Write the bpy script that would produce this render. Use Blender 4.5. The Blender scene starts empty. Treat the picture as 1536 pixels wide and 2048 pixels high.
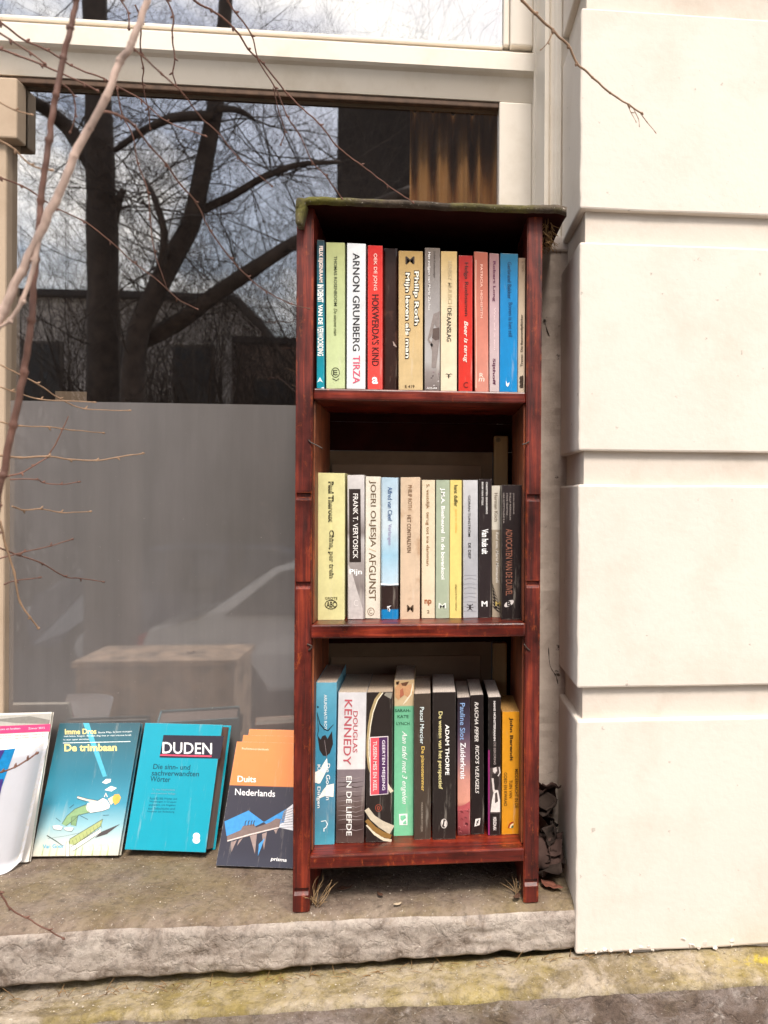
import bpy, bmesh, math, random
from mathutils import Vector, Matrix, noise

# ------------------------------------------------------------------ camera, world, sun, exposure
S = bpy.context.scene
COL = S.collection
F_PX, U0, V0 = 1540.0, 1003.0, 1000.0          # focal length and optical centre of the photograph (1536 x 2048)
YAW, ROLL = math.radians(5.3), 0.006
DIST = 1.12
def _rot():
    r = Matrix.Rotation(-YAW, 3, 'Z') @ Matrix.Rotation(math.pi/2, 3, 'X')
    return r @ Matrix.Rotation(ROLL, 3, 'Z')
ROT = _rot()
def ray(u, v):
    return (ROT @ Vector(((u-U0)/F_PX, -(v-V0)/F_PX, -1.0)))
_d = ray(585, 1825)
_p = _d * (DIST/_d.y)
CAM = Vector((-_p.x, -DIST, -_p.z))
def P(u, v, Y=0.0):
    d = ray(u, v); t = (Y-CAM.y)/d.y
    return CAM + d*t
def PZ(u, v, z=0.0):
    d = ray(u, v); t = (z-CAM.z)/d.z
    return CAM + d*t
cam = bpy.data.cameras.new("camera")
cam.sensor_fit = 'AUTO'; cam.sensor_width = 36.0
cam.lens = F_PX/2048*36
cam.shift_x = (768-U0)/2048; cam.shift_y = (V0-1024)/2048
cam.clip_start = 0.02; cam.clip_end = 400
cam.dof.use_dof = True; cam.dof.focus_distance = 1.16; cam.dof.aperture_fstop = 7.5
camo = bpy.data.objects.new("camera", cam); COL.objects.link(camo)
camo.matrix_world = Matrix.Translation(CAM) @ ROT.to_4x4()
S.camera = camo

SUN_EL, SUN_AZ = math.radians(54), math.radians(9)      # azimuth from straight in front of the facade, towards its right
sun_dir = Vector((math.sin(SUN_AZ)*math.cos(SUN_EL), -math.cos(SUN_AZ)*math.cos(SUN_EL), math.sin(SUN_EL)))
w = bpy.data.worlds.new("World"); S.world = w; w.use_nodes = True
nt = w.node_tree; nt.nodes.clear()
out = nt.nodes.new('ShaderNodeOutputWorld'); bg = nt.nodes.new('ShaderNodeBackground')
sky = nt.nodes.new('ShaderNodeTexSky'); sky.sky_type = 'NISHITA'; sky.sun_disc = False
sky.sun_elevation = SUN_EL; sky.sun_rotation = math.pi - SUN_AZ; sky.dust_density = 3.0; sky.air_density = 1.2
tc = nt.nodes.new('ShaderNodeTexCoord')
mp = nt.nodes.new('ShaderNodeMapping'); mp.inputs['Scale'].default_value = (1, 1, 2.2)
nz = nt.nodes.new('ShaderNodeTexNoise'); nz.inputs['Scale'].default_value = 3.2; nz.inputs['Detail'].default_value = 8; nz.inputs['Roughness'].default_value = .6
rp = nt.nodes.new('ShaderNodeValToRGB')
rp.color_ramp.elements[0].position = .45; rp.color_ramp.elements[0].color = (0, 0, 0, 1)
rp.color_ramp.elements[1].position = .62; rp.color_ramp.elements[1].color = (1, 1, 1, 1)
mx = nt.nodes.new('ShaderNodeMixRGB'); mx.inputs[2].default_value = (21.0, 20.0, 18.8, 1)
nt.links.new(tc.outputs['Generated'], mp.inputs[0]); nt.links.new(mp.outputs[0], nz.inputs['Vector'])
nt.links.new(nz.outputs['Fac'], rp.inputs[0]); nt.links.new(rp.outputs[0], mx.inputs[0])
gm = nt.nodes.new('ShaderNodeMixRGB'); gm.blend_type = 'MULTIPLY'; gm.inputs[0].default_value = 1; gm.inputs[2].default_value = (1.5, 1.5, 1.5, 1)
nt.links.new(sky.outputs[0], gm.inputs[1]); nt.links.new(gm.outputs[0], mx.inputs[1]); nt.links.new(mx.outputs[0], bg.inputs[0])
bg.inputs[1].default_value = 0.10
nt.links.new(bg.outputs[0], out.inputs[0])
sl = bpy.data.lights.new("sun", 'SUN'); sl.energy = 2.5; sl.angle = math.radians(13); sl.color = (1, .92, .84)
so = bpy.data.objects.new("sun", sl); COL.objects.link(so)
so.rotation_euler = sun_dir.to_track_quat('Z', 'Y').to_euler(); so.location = (3, -6, 8)
S.view_settings.view_transform = 'Standard'; S.view_settings.look = 'None'
S.view_settings.exposure = 0.63; S.view_settings.gamma = 1
S.cycles.max_bounces = 10; S.cycles.transparent_max_bounces = 12; S.cycles.caustics_reflective = False; S.cycles.caustics_refractive = False

# ------------------------------------------------------------------ helpers
R = random.Random(7)
def lin(c):
    if isinstance(c, str):
        c = [int(c[i:i+2], 16)/255 for i in (0, 2, 4)]
    return tuple((x/12.92 if x <= .04045 else ((x+.055)/1.055)**2.4) for x in c)
def tag(o, label=None, cat=None, group=None, kind=None):
    if label: o['label'] = label
    if cat: o['category'] = cat
    if group: o['group'] = group
    if kind: o['kind'] = kind
    return o
def thing(name, label, cat, group=None, M=None):
    o = bpy.data.objects.new(name, None); COL.objects.link(o); o.empty_display_size = .02
    if M is not None: o.matrix_world = M
    return tag(o, label, cat, group)
def link(name, me, mats, parent=None, smooth=False):
    for m in (mats if isinstance(mats, (list, tuple)) else [mats]): me.materials.append(m)
    if smooth:
        for p in me.polygons: p.use_smooth = True
    o = bpy.data.objects.new(name, me); COL.objects.link(o)
    if parent is not None: o.parent = parent
    return o
def mesh_from(verts, faces, M=None):
    me = bpy.data.meshes.new('mesh')
    if M is not None: verts = [M @ Vector(v) for v in verts]
    me.from_pydata([tuple(v) for v in verts], [], faces); me.update()
    return me
def bm_mesh(bm):
    bmesh.ops.recalc_face_normals(bm, faces=bm.faces)
    me = bpy.data.meshes.new('mesh'); bm.to_mesh(me); bm.free(); return me
def box(bm, x0, x1, y0, y1, z0, z1, bevel=0.0, seg=2):
    vs = [bm.verts.new((x, y, z)) for x in (x0, x1) for y in (y0, y1) for z in (z0, z1)]
    fs = [(0,1,3,2), (4,6,7,5), (0,4,5,1), (2,3,7,6), (0,2,6,4), (1,5,7,3)]
    faces = [bm.faces.new([vs[i] for i in f]) for f in fs]
    bmesh.ops.recalc_face_normals(bm, faces=faces)
    if bevel > 0:
        es = list({e for f in faces for e in f.edges})
        bmesh.ops.bevel(bm, geom=es, offset=bevel, segments=seg, affect='EDGES', profile=.5)
def boxes(name, mat, parent, *bs, bevel=.0):
    bm = bmesh.new()
    for b in bs: box(bm, *b, bevel=bevel)
    return link(name, bm_mesh(bm), mat, parent)
def catmull(pts, n=6):
    out = []
    for i in range(len(pts)-1):
        p0 = pts[max(i-1, 0)]; p1 = pts[i]; p2 = pts[i+1]; p3 = pts[min(i+2, len(pts)-1)]
        for k in range(n):
            t = k/n
            out.append(.5*((2*p1)+(-p0+p2)*t+(2*p0-5*p1+4*p2-p3)*t*t+(-p0+3*p1-3*p2+p3)*t*t*t))
    out.append(pts[-1]); return out
class Tubes:
    def __init__(s): s.v = []; s.f = []
    def add(s, pts, rads, n=6, cap=True):
        b = len(s.v); t = None; up = Vector((.3, .9, .2)).normalized()
        for i, p in enumerate(pts):
            d = (pts[min(i+1, len(pts)-1)]-pts[max(i-1, 0)])
            if d.length < 1e-9: d = Vector((0, 0, 1))
            d.normalize()
            a = d.cross(up)
            if a.length < 1e-4: a = d.cross(Vector((1, 0, 0)))
            a.normalize(); c = d.cross(a)
            for k in range(n):
                an = 2*math.pi*k/n
                s.v.append(p + (a*math.cos(an)+c*math.sin(an))*rads[i])
            if i:
                for k in range(n):
                    s.f.append((b+(i-1)*n+k, b+(i-1)*n+(k+1) % n, b+i*n+(k+1) % n, b+i*n+k))
        if cap:
            s.f.append(tuple(b+k for k in range(n))[::-1]); e = b+(len(pts)-1)*n
            s.f.append(tuple(e+k for k in range(n)))
    def build(s, name, mat, parent=None):
        return link(name, mesh_from(s.v, s.f), mat, parent, smooth=True)

# ------------------------------------------------------------------ materials
_mats = {}
def N(nt, t, **kw):
    n = nt.nodes.new(t)
    for k, v in kw.items():
        if k in n.inputs: n.inputs[k].default_value = v
        else: setattr(n, k, v)
    return n
def base_mat(name):
    m = bpy.data.materials.new(name); m.use_nodes = True
    nt = m.node_tree; b = nt.nodes['Principled BSDF']
    return m, nt, b, nt.links.new
def ramp(nt, stops, inter='LINEAR'):
    r = nt.nodes.new('ShaderNodeValToRGB'); cr = r.color_ramp; cr.interpolation = inter
    while len(cr.elements) < len(stops): cr.elements.new(.5)
    for e, (p, c) in zip(cr.elements, stops):
        e.position = p; e.color = (c[0], c[1], c[2], 1) if not isinstance(c, (int, float)) else (c, c, c, 1)
    return r
def noise_node(nt, L, scale, detail=6, rough=.6, coords='Object', sc=(1, 1, 1), dist=0):
    t = nt.nodes.new('ShaderNodeTexCoord'); m = nt.nodes.new('ShaderNodeMapping'); m.inputs['Scale'].default_value = sc
    n = nt.nodes.new('ShaderNodeTexNoise'); n.inputs['Scale'].default_value = scale; n.inputs['Detail'].default_value = detail
    n.inputs['Roughness'].default_value = rough; n.inputs['Distortion'].default_value = dist
    L(t.outputs[coords], m.inputs[0]); L(m.outputs[0], n.inputs['Vector']); return n
def mixc(nt, L, fac, a, b, mode='MIX'):
    m = nt.nodes.new('ShaderNodeMixRGB'); m.blend_type = mode
    for i, x in ((0, fac), (1, a), (2, b)):
        if hasattr(x, 'links') or hasattr(x, 'is_linked'): L(x, m.inputs[i])
        elif isinstance(x, (int, float)): m.inputs[i].default_value = x if i == 0 else (x, x, x, 1)
        else: m.inputs[i].default_value = (*x[:3], 1)
    return m.outputs[0]
def bump(nt, L, b, h, strength=.3, dist=.002):
    n = nt.nodes.new('ShaderNodeBump'); n.inputs['Strength'].default_value = strength; n.inputs['Distance'].default_value = dist
    L(h, n.inputs['Height']); L(n.outputs[0], b.inputs['Normal'])
def solid(name, c, rough=.5, var=.08, scale=60, coat=0, spec=.5, bmp=0, gen=False, sc=(1, 1, 1)):
    key = (name, str(c), rough, var, scale, coat, bmp)
    if key in _mats: return _mats[key]
    m, nt, b, L = base_mat(name); c = lin(c) if isinstance(c, str) else c
    if var:
        n = noise_node(nt, L, scale, sc=sc)
        r = ramp(nt, [(.3, tuple(x*(1-var) for x in c)), (.7, tuple(min(1, x*(1+var)) for x in c))])
        L(n.outputs['Fac'], r.inputs[0]); L(r.outputs[0], b.inputs['Base Color'])
        if bmp: bump(nt, L, b, n.outputs['Fac'], bmp, .001)
    else: b.inputs['Base Color'].default_value = (*c, 1)
    b.inputs['Roughness'].default_value = rough; b.inputs['Coat Weight'].default_value = coat
    b.inputs['Specular IOR Level'].default_value = spec
    _mats[key] = m; return m
def ink(c):
    c = lin(c) if isinstance(c, str) else c
    key = ('ink', tuple(round(x, 4) for x in c))
    if key not in _mats: _mats[key] = solid('printed_ink', c, .45, .13, 170)
    return _mats[key]
ALB = .92                        # photographed colour of lit paper to its albedo
def alb(c, k=ALB): return tuple(x*k for x in lin(c))
def cover_mat(c, rough=.38, wear=.10, spots=None, coat=.15, grad=None, worn='d8cfc0'):
    """printed card: slight unevenness, scuffed lighter edges, optional foxing spots and vertical colour bands for print and for painted shade (grad: stops from bottom to top)"""
    m, nt, b, L = base_mat('printed_card')
    n = noise_node(nt, L, 38, 8, .7)
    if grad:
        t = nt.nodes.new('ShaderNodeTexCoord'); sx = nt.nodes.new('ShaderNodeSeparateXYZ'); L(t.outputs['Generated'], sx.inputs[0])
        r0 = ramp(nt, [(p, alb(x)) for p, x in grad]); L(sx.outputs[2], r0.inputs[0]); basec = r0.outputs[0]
    else:
        rg = nt.nodes.new('ShaderNodeRGB'); rg.outputs[0].default_value = (*alb(c), 1); basec = rg.outputs[0]
    r = ramp(nt, [(.3, 1-wear), (.7, 1.0)]); L(n.outputs['Fac'], r.inputs[0])
    col = mixc(nt, L, 1.0, basec, r.outputs[0], 'MULTIPLY')
    n3 = noise_node(nt, L, 14, 10, .75, sc=(6, 6, .6))       # long faint creases along the spine
    r3 = ramp(nt, [(.57, 0.0), (.66, .6)]); L(n3.outputs['Fac'], r3.inputs[0])
    col = mixc(nt, L, r3.outputs[0], col, mixc(nt, L, .32, col, lin(worn)))
    if spots:
        n2 = noise_node(nt, L, spots[1], 4, .5); r2 = ramp(nt, [(.56, 0.0), (.66, .75)]); L(n2.outputs['Fac'], r2.inputs[0])
        col = mixc(nt, L, r2.outputs[0], col, lin(spots[0]))
    bv = nt.nodes.new('ShaderNodeBevel'); bv.samples = 4; bv.inputs['Radius'].default_value = .0013
    g = nt.nodes.new('ShaderNodeNewGeometry'); dp = nt.nodes.new('ShaderNodeVectorMath'); dp.operation = 'DOT_PRODUCT'
    L(bv.outputs[0], dp.inputs[0]); L(g.outputs['Normal'], dp.inputs[1])
    re = ramp(nt, [(.86, .55), (.985, 0.0)]); L(dp.outputs['Value'], re.inputs[0])
    n4 = noise_node(nt, L, 150, 4, .6); r4 = ramp(nt, [(.42, 0.0), (.6, 1.0)]); L(n4.outputs['Fac'], r4.inputs[0])
    e = mixc(nt, L, 1.0, re.outputs[0], r4.outputs[0], 'MULTIPLY')
    col = mixc(nt, L, e, col, alb(worn))
    L(col, b.inputs['Base Color'])
    b.inputs['Roughness'].default_value = rough; b.inputs['Coat Weight'].default_value = coat; b.inputs['Coat Roughness'].default_value = .3
    bump(nt, L, b, n3.outputs['Fac'], .25, .0012)
    return m
def paper_mat(c):
    k = ('paper', c)
    if k in _mats: return _mats[k]
    m, nt, b, L = base_mat('page_edges')
    n = noise_node(nt, L, 9, 5, .6, sc=(160, 8, 1)); r = ramp(nt, [(.35, tuple(x*.62 for x in lin(c))), (.65, alb(c, .95))])
    L(n.outputs['Fac'], r.inputs[0]); L(r.outputs[0], b.inputs['Base Color']); b.inputs['Roughness'].default_value = .9
    bump(nt, L, b, n.outputs['Fac'], .5, .0006); _mats[k] = m; return m
def wood_mat(name, axis, dark, mid, light, gloss=.3, worn='c8622c', scratch=.5):
    m, nt, b, L = base_mat(name)
    sc = {'z': (1, 1, .05), 'x': (.05, 1, 1), 'y': (1, .05, 1)}[axis]
    n = noise_node(nt, L, 120, 8, .62, sc=sc, dist=.6)
    r = ramp(nt, [(.30, lin(dark)), (.52, lin(mid)), (.74, lin(light))]); L(n.outputs['Fac'], r.inputs[0])
    n2 = noise_node(nt, L, 11, 6, .65); r2 = ramp(nt, [(.34, .30), (.5, .9), (.66, 1.35)]); L(n2.outputs['Fac'], r2.inputs[0])
    col = mixc(nt, L, 1.0, r.outputs[0], r2.outputs[0], 'MULTIPLY')
    # scuffs
    n5 = noise_node(nt, L, 60, 12, .8, sc=(1, 1, .4)); r5 = ramp(nt, [(.565, 0.0), (.66, scratch)]); L(n5.outputs['Fac'], r5.inputs[0])
    col = mixc(nt, L, r5.outputs[0], col, lin(worn))
    bv = nt.nodes.new('ShaderNodeBevel'); bv.samples = 4; bv.inputs['Radius'].default_value = .0022
    g = nt.nodes.new('ShaderNodeNewGeometry'); dp = nt.nodes.new('ShaderNodeVectorMath'); dp.operation = 'DOT_PRODUCT'
    L(bv.outputs[0], dp.inputs[0]); L(g.outputs['Normal'], dp.inputs[1])
    re = ramp(nt, [(.85, .75), (.99, 0.0)]); L(dp.outputs['Value'], re.inputs[0])
    n4 = noise_node(nt, L, 34, 8, .7); r4 = ramp(nt, [(.52, 0.0), (.66, 1.0)]); L(n4.outputs['Fac'], r4.inputs[0])
    col = mixc(nt, L, mixc(nt, L, 1.0, re.outputs[0], r4.outputs[0], 'MULTIPLY'), col, lin(worn))
    L(col, b.inputs['Base Color'])
    rr = ramp(nt, [(.3, gloss), (.7, gloss+.28)]); L(n2.outputs['Fac'], rr.inputs[0]); L(rr.outputs[0], b.inputs['Roughness'])
    b.inputs['Coat Weight'].default_value = .12; b.inputs['Coat Roughness'].default_value = .35
    bump(nt, L, b, mixc(nt, L, .5, n.outputs['Fac'], n5.outputs['Fac']), .6, .0018)
    return m
def plaster_mat(name, c, stain, amt=.25, stain_scale=7, bmp=.25, grit=120, speck=None):
    m, nt, b, L = base_mat(name)
    n = noise_node(nt, L, stain_scale, 10, .68); r = ramp(nt, [(.48, 0.0), (.75, amt)]); L(n.outputs['Fac'], r.inputs[0])
    col = mixc(nt, L, r.outputs[0], lin(c), lin(stain))
    n2 = noise_node(nt, L, 2.2, 5, .6); r2 = ramp(nt, [(.3, .93), (.7, 1.02)]); L(n2.outputs['Fac'], r2.inputs[0])
    col = mixc(nt, L, 1.0, col, r2.outputs[0], 'MULTIPLY')
    if speck:
        n3 = noise_node(nt, L, speck[1], 6, .6); r3 = ramp(nt, [(speck[2], 0.0), (speck[2]+.05, speck[3])]); L(n3.outputs['Fac'], r3.inputs[0])
        col = mixc(nt, L, r3.outputs[0], col, lin(speck[0]))
    L(col, b.inputs['Base Color']); b.inputs['Roughness'].default_value = .85
    g = noise_node(nt, L, grit, 8, .65); g2 = noise_node(nt, L, 16, 4, .5)
    h = mixc(nt, L, .5, g.outputs['Fac'], g2.outputs['Fac']); bump(nt, L, b, h, bmp, .004)
    return m
def stone_mat(name, cols, moss, moss_amt, lichen=None, grain=1.0, front_pale=None):
    """weathered stone: blotches of several greys and browns, moss where the noise says, pale grit"""
    m, nt, b, L = base_mat(name)
    n = noise_node(nt, L, 13, 12, .72, dist=.4); r = ramp(nt, [(.30+.42*i/(len(cols)-1), lin(c)) for i, c in enumerate(cols)]); L(n.outputs['Fac'], r.inputs[0]); col = r.outputs[0]
    n2 = noise_node(nt, L, 4.5, 9, .7); r2 = ramp(nt, [(.46, 0.0), (.64, moss_amt)]); L(n2.outputs['Fac'], r2.inputs[0])
    col = mixc(nt, L, r2.outputs[0], col, lin(moss))
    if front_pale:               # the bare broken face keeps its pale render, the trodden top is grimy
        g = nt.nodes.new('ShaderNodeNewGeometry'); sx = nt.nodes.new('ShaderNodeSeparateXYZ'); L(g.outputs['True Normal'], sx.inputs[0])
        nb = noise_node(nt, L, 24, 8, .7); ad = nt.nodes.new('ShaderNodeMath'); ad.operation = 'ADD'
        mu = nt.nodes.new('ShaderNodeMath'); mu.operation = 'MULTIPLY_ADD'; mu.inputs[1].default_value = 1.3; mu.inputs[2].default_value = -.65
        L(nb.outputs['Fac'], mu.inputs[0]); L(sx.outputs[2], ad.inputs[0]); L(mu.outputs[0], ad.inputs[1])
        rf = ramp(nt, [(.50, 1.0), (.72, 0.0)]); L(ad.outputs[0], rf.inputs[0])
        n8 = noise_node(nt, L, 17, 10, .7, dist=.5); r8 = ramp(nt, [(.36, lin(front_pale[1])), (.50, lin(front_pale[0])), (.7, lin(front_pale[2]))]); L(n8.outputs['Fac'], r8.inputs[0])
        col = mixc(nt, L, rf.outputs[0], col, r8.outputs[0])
    if lichen:
        n3 = noise_node(nt, L, lichen[1], 8, .65); r3 = ramp(nt, [(lichen[2], 0.0), (lichen[2]+.07, lichen[3])]); L(n3.outputs['Fac'], r3.inputs[0])
        col = mixc(nt, L, r3.outputs[0], col, lin(lichen[0]))
    n4 = noise_node(nt, L, 210, 6, .7); r4 = ramp(nt, [(.62, 0.0), (.70, .8)]); L(n4.outputs['Fac'], r4.inputs[0])
    col = mixc(nt, L, r4.outputs[0], col, lin('c9c0b2'))
    n6 = noise_node(nt, L, 95, 8, .75); r6 = ramp(nt, [(.28, .45), (.52, 1.06)]); L(n6.outputs['Fac'], r6.inputs[0])
    col = mixc(nt, L, 1.0, col, r6.outputs[0], 'MULTIPLY')
    L(col, b.inputs['Base Color']); b.inputs['Roughness'].default_value = .92
    n7 = noise_node(nt, L, 55, 12, .75); vo = nt.nodes.new('ShaderNodeTexVoronoi'); vo.feature = 'DISTANCE_TO_EDGE'; vo.inputs['Scale'].default_value = 26; vo.inputs['Randomness'].default_value = 1
    t_ = nt.nodes.new('ShaderNodeTexCoord'); nd = noise_node(nt, L, 30, 5, .6); av = nt.nodes.new('ShaderNodeMixRGB'); av.blend_type = 'ADD'; av.inputs[0].default_value = .06
    L(t_.outputs['Object'], av.inputs[1]); L(nd.outputs['Color'], av.inputs[2]); L(av.outputs[0], vo.inputs['Vector'])
    rv = ramp(nt, [(.0, 0.0), (.10, 1.0)]); L(vo.outputs['Distance'], rv.inputs[0])
    bump(nt, L, b, mixc(nt, L, .22, n7.outputs['Fac'], rv.outputs[0]), .65*grain, .006)
    return m

M_WALL = plaster_mat('cream_wall_paint', 'ddd3c7', 'bfb09d', .45, 6, .3, 90, ('7d6f60', 60, .665, .5))
M_CHAN = plaster_mat('cream_channel_paint', 'd6cbbe', 'b3a492', .55, 9, .35, 60)
M_JAMBP = plaster_mat('grubby_jamb_render', 'c9bbae', '8d7a6b', .7, 12, .6, 60, ('2e241d', 46, .66, .9))
M_SIDE = plaster_mat('weathered_side_paint', 'c9bcae', '9c8b7c', .7, 5, .3, 60)
M_PAINT = plaster_mat('cream_gloss_paint', 'e4dbcd', 'c2b49d', .5, 9, .10, 40, ('6b5d4a', 40, .72, .7))
M_PAINT.node_tree.nodes['Principled BSDF'].inputs['Roughness'].default_value = .42
M_GROOVE = solid('brown_weathered_bead', '5b4433', .7, .4, 60, bmp=.3)
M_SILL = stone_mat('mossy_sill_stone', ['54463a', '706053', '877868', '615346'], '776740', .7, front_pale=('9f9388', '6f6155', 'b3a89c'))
M_PLINTH = stone_mat('lichened_plinth_stone', ['867658', 'a39684', '74664a', '968872'], '948234', .75, ('c4ae2e', 9, .66, .85))
M_PLINTHF = stone_mat('stained_plinth_face', ['4a3c32', '6b5b50', '8d8078', '54453a'], '6d6038', .5, ('b9afa6', 16, .58, .7))
M_WOODZ = wood_mat('cherry_stained_wood_upright', 'z', '2a0b06', '611b0e', '96391d', .33)
M_WOODX = wood_mat('cherry_stained_wood_shelf', 'x', '2c0a05', '651a0c', 'a03c1c', .24)
M_WOODIN = wood_mat('cherry_stained_wood_inside', 'z', '200602', '4a1006', '7a2812', .45, scratch=.15)
M_BACK = solid('dark_stain_and_shade', '2a0a06', .8, .3, 30, spec=.1)
M_GREYB = solid('painted_glass_grey', '7d6752', .6, .2, 12, spec=.2)
M_GREYP = solid('painted_reflection_grey', '937a64', .6, .15, 10, spec=.2)
M_BATTEN = solid('bare_yellowed_batten', 'a3845a', .6, .25, 25, sc=(1, 1, .1))
M_FELT = stone_mat('mossy_roofing_board', ['2c241c', '3f352a', '574b3e', '332a22'], '6b6820', 1.0, ('d8cfc0', 130, .69, .9), .8)
M_METAL = solid('rusty_iron', '3a2c24', .5, .3, 80)

# ------------------------------------------------------------------ setting: ground, street
ZG = -1.30
YG = 0.295                         # plane of the window glass
M_PAVE = solid('pavement_slabs', (.19, .175, .16), .9, .2, 5, bmp=.3)
M_ROAD = solid('road_asphalt', (.05, .05, .05), .9, .2, 9, bmp=.3)
def sheet(name, mat, x0, x1, y0, y1, z):
    return tag(link(name, mesh_from([(x0, y0, z), (x1, y0, z), (x1, y1, z), (x0, y1, z)], [(0, 1, 2, 3)]), mat), kind='structure')
sheet('ground', solid('bare_soil', (.10, .085, .065), .95, .3, 1.5), -90, 90, -120, 60, ZG-.13)
sheet('road', M_ROAD, -60, 60, -9.2, -3.2, ZG-.12)
bm = bmesh.new(); box(bm, -60, 60, -3.2, .3, ZG-.2, ZG, .02)
tag(link('pavement', bm_mesh(bm), M_PAVE), kind='structure')
bm = bmesh.new(); box(bm, -60, 60, -12.5, -9.2, ZG-.2, ZG, .02)
tag(link('pavement', bm_mesh(bm), M_PAVE), kind='structure')

# ------------------------------------------------------------------ facade
def X(u, v=900, Y=0.0): return P(u, v, Y).x
def Z(v, u=900, Y=0.0): return P(u, v, Y).z
YP, YJ = -0.02, 0.135             # pilaster face, jamb behind it
XP = X(1157, 900, YP)             # left edge of the pilaster
pil = thing('rusticated_wall', 'cream painted wall of broad blocks with recessed horizontal joints', 'wall', M=Matrix.Translation((XP, YP, -.1)))
Mi = pil.matrix_world.inverted() if False else Matrix.Translation((-XP, -YP, .1))
zs = [(-0.068, Z(1442, 1155, YP)), (Z(1377, 1155, YP), Z(969, 1155, YP)), (Z(901, 1157, YP), Z(483, 1160, YP)), (Z(417, 1163, YP), Z(14, 1165, YP)), (Z(-52, 1165, YP), 2.2)]
DCH = 0.010
def grid_block(x0, x1, y0, y1, z0, z1, seed):
    """block with softened, slightly wavering edges: front and left faces gridded"""
    bm = bmesh.new(); box(bm, x0, x1, y0, y1, z0, z1, .003, 2)
    bmesh.ops.inset_individual(bm, faces=[f for f in bm.faces if f.calc_area() > .02], thickness=.006)
    bmesh.ops.subdivide_edges(bm, edges=[e for e in bm.edges if e.calc_length() > .05], cuts=22, use_grid_fill=True)
    for v in bm.verts:
        ed = min(v.co.x-x0, v.co.z-z0, z1-v.co.z) < .005 and v.co.y < y0+.006
        d = (Vector((noise.noise(v.co*45)*.0012, 0, noise.noise(v.co*45+Vector((9, 0, 0)))*.0012)) if ed else Vector())
        if z0 < -.06 and v.co.z < z0+.01: v.co.z += .007*noise.noise(Vector((v.co.x*28, 2, 0)))+.003*noise.noise(Vector((v.co.x*90, 5, 0)))
        v.co += d
    return bm
for i, (a, b_) in enumerate(zs):
    bm = grid_block(XP, XP+2.2, YP, YJ+.12, a, b_, i*3.1)
    bm.transform(Mi); o = link('plaster_block', bm_mesh(bm), M_WALL, pil)
    for p in o.data.polygons: p.use_smooth = False
bm = bmesh.new(); box(bm, XP+DCH, XP+2.19, YP+DCH, YJ+.11, -.09, 2.2); bm.transform(Mi)
link('channel_backing', bm_mesh(bm), M_CHAN, pil)
# flaking paint curls along the foot of the wall
def flakes(parent, M, n, fn, mat, size):
    vs, fs = [], []
    for i in range(n):
        c = fn(); s = size*R.uniform(.4, 1.3); k = R.randint(4, 6); b0 = len(vs); ph = R.random()*6
        nrm = Vector((R.uniform(-.5, .5), -1, R.uniform(-.6, .6))).normalized(); a = nrm.cross(Vector((0, 0, 1))).normalized(); d = nrm.cross(a)
        for j in range(k):
            an = ph+2*math.pi*j/k; r = s*R.uniform(.5, 1.2)
            vs.append(M @ (c+a*math.cos(an)*r*1.5+d*math.sin(an)*r))
        fs.append(tuple(range(b0, b0+k)))
    o = link('paint_flakes', mesh_from(vs, fs), mat, parent)
    sm = o.modifiers.new('thick', 'SOLIDIFY'); sm.thickness = .0012
    o['kind'] = 'stuff'
    return o
flakes(pil, Mi, 22, lambda: Vector((XP+abs(R.gauss(0, .2)), YP-.001, -.067+abs(R.gauss(0, .005)))), M_WALL, .0035)

# jamb between pilaster and window: rough render low down, painted moulding above
ZM = Z(480, 1100, YJ)
XM0, XM1 = X(1090, 300, YJ), XP+DCH+.004
jamb = thing('window_surround', 'painted moulded surround with grubby cracked render at its foot beside the bookcase', 'window surround')
def swept(profile_fn, x0, x1, nx, amp, seed, scale=14):
    rows = [profile_fn(x0+(x1-x0)*i/nx) for i in range(nx+1)]; n = len(rows[0]); vs = []; fs = []
    for i, r in enumerate(rows):
        x = x0+(x1-x0)*i/nx
        for (y, z) in r:
            p = Vector((x, y, z)); d = noise.noise_vector(p*scale+Vector((seed, 0, 0)))*amp + noise.noise_vector(p*scale*3.7)*amp*.45 + noise.noise_vector(p*scale*9)*amp*.2
            vs.append(p+Vector((0, d.y, d.z)))
    for i in range(nx):
        for j in range(n-1):
            a = i*n+j; fs.append((a, a+1, a+n+1, a+n))
    return vs, fs
nxx, nzz = 10, 90
vs = []; fs = []
xl = X(1040, 900, YJ)
for i in range(nxx+1):
    for j in range(nzz+1):
        x = xl+(XM1-xl)*i/nxx; z = -.02+(ZM+.02)*j/nzz
        p = Vector((x, YJ, z)); y = YJ+noise.noise(p*18)*.003+noise.noise(p*60)*.0018
        vs.append((x, y, z))
for i in range(nxx):
    for j in range(nzz):
        a = i*(nzz+1)+j; fs.append((a, a+nzz+1, a+nzz+2, a+1))
o = link('render_strip', mesh_from(vs, fs), M_JAMBP, jamb)
mo = o.modifiers.new('thick', 'SOLIDIFY'); mo.thickness = .05; mo.offset = -1
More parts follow.
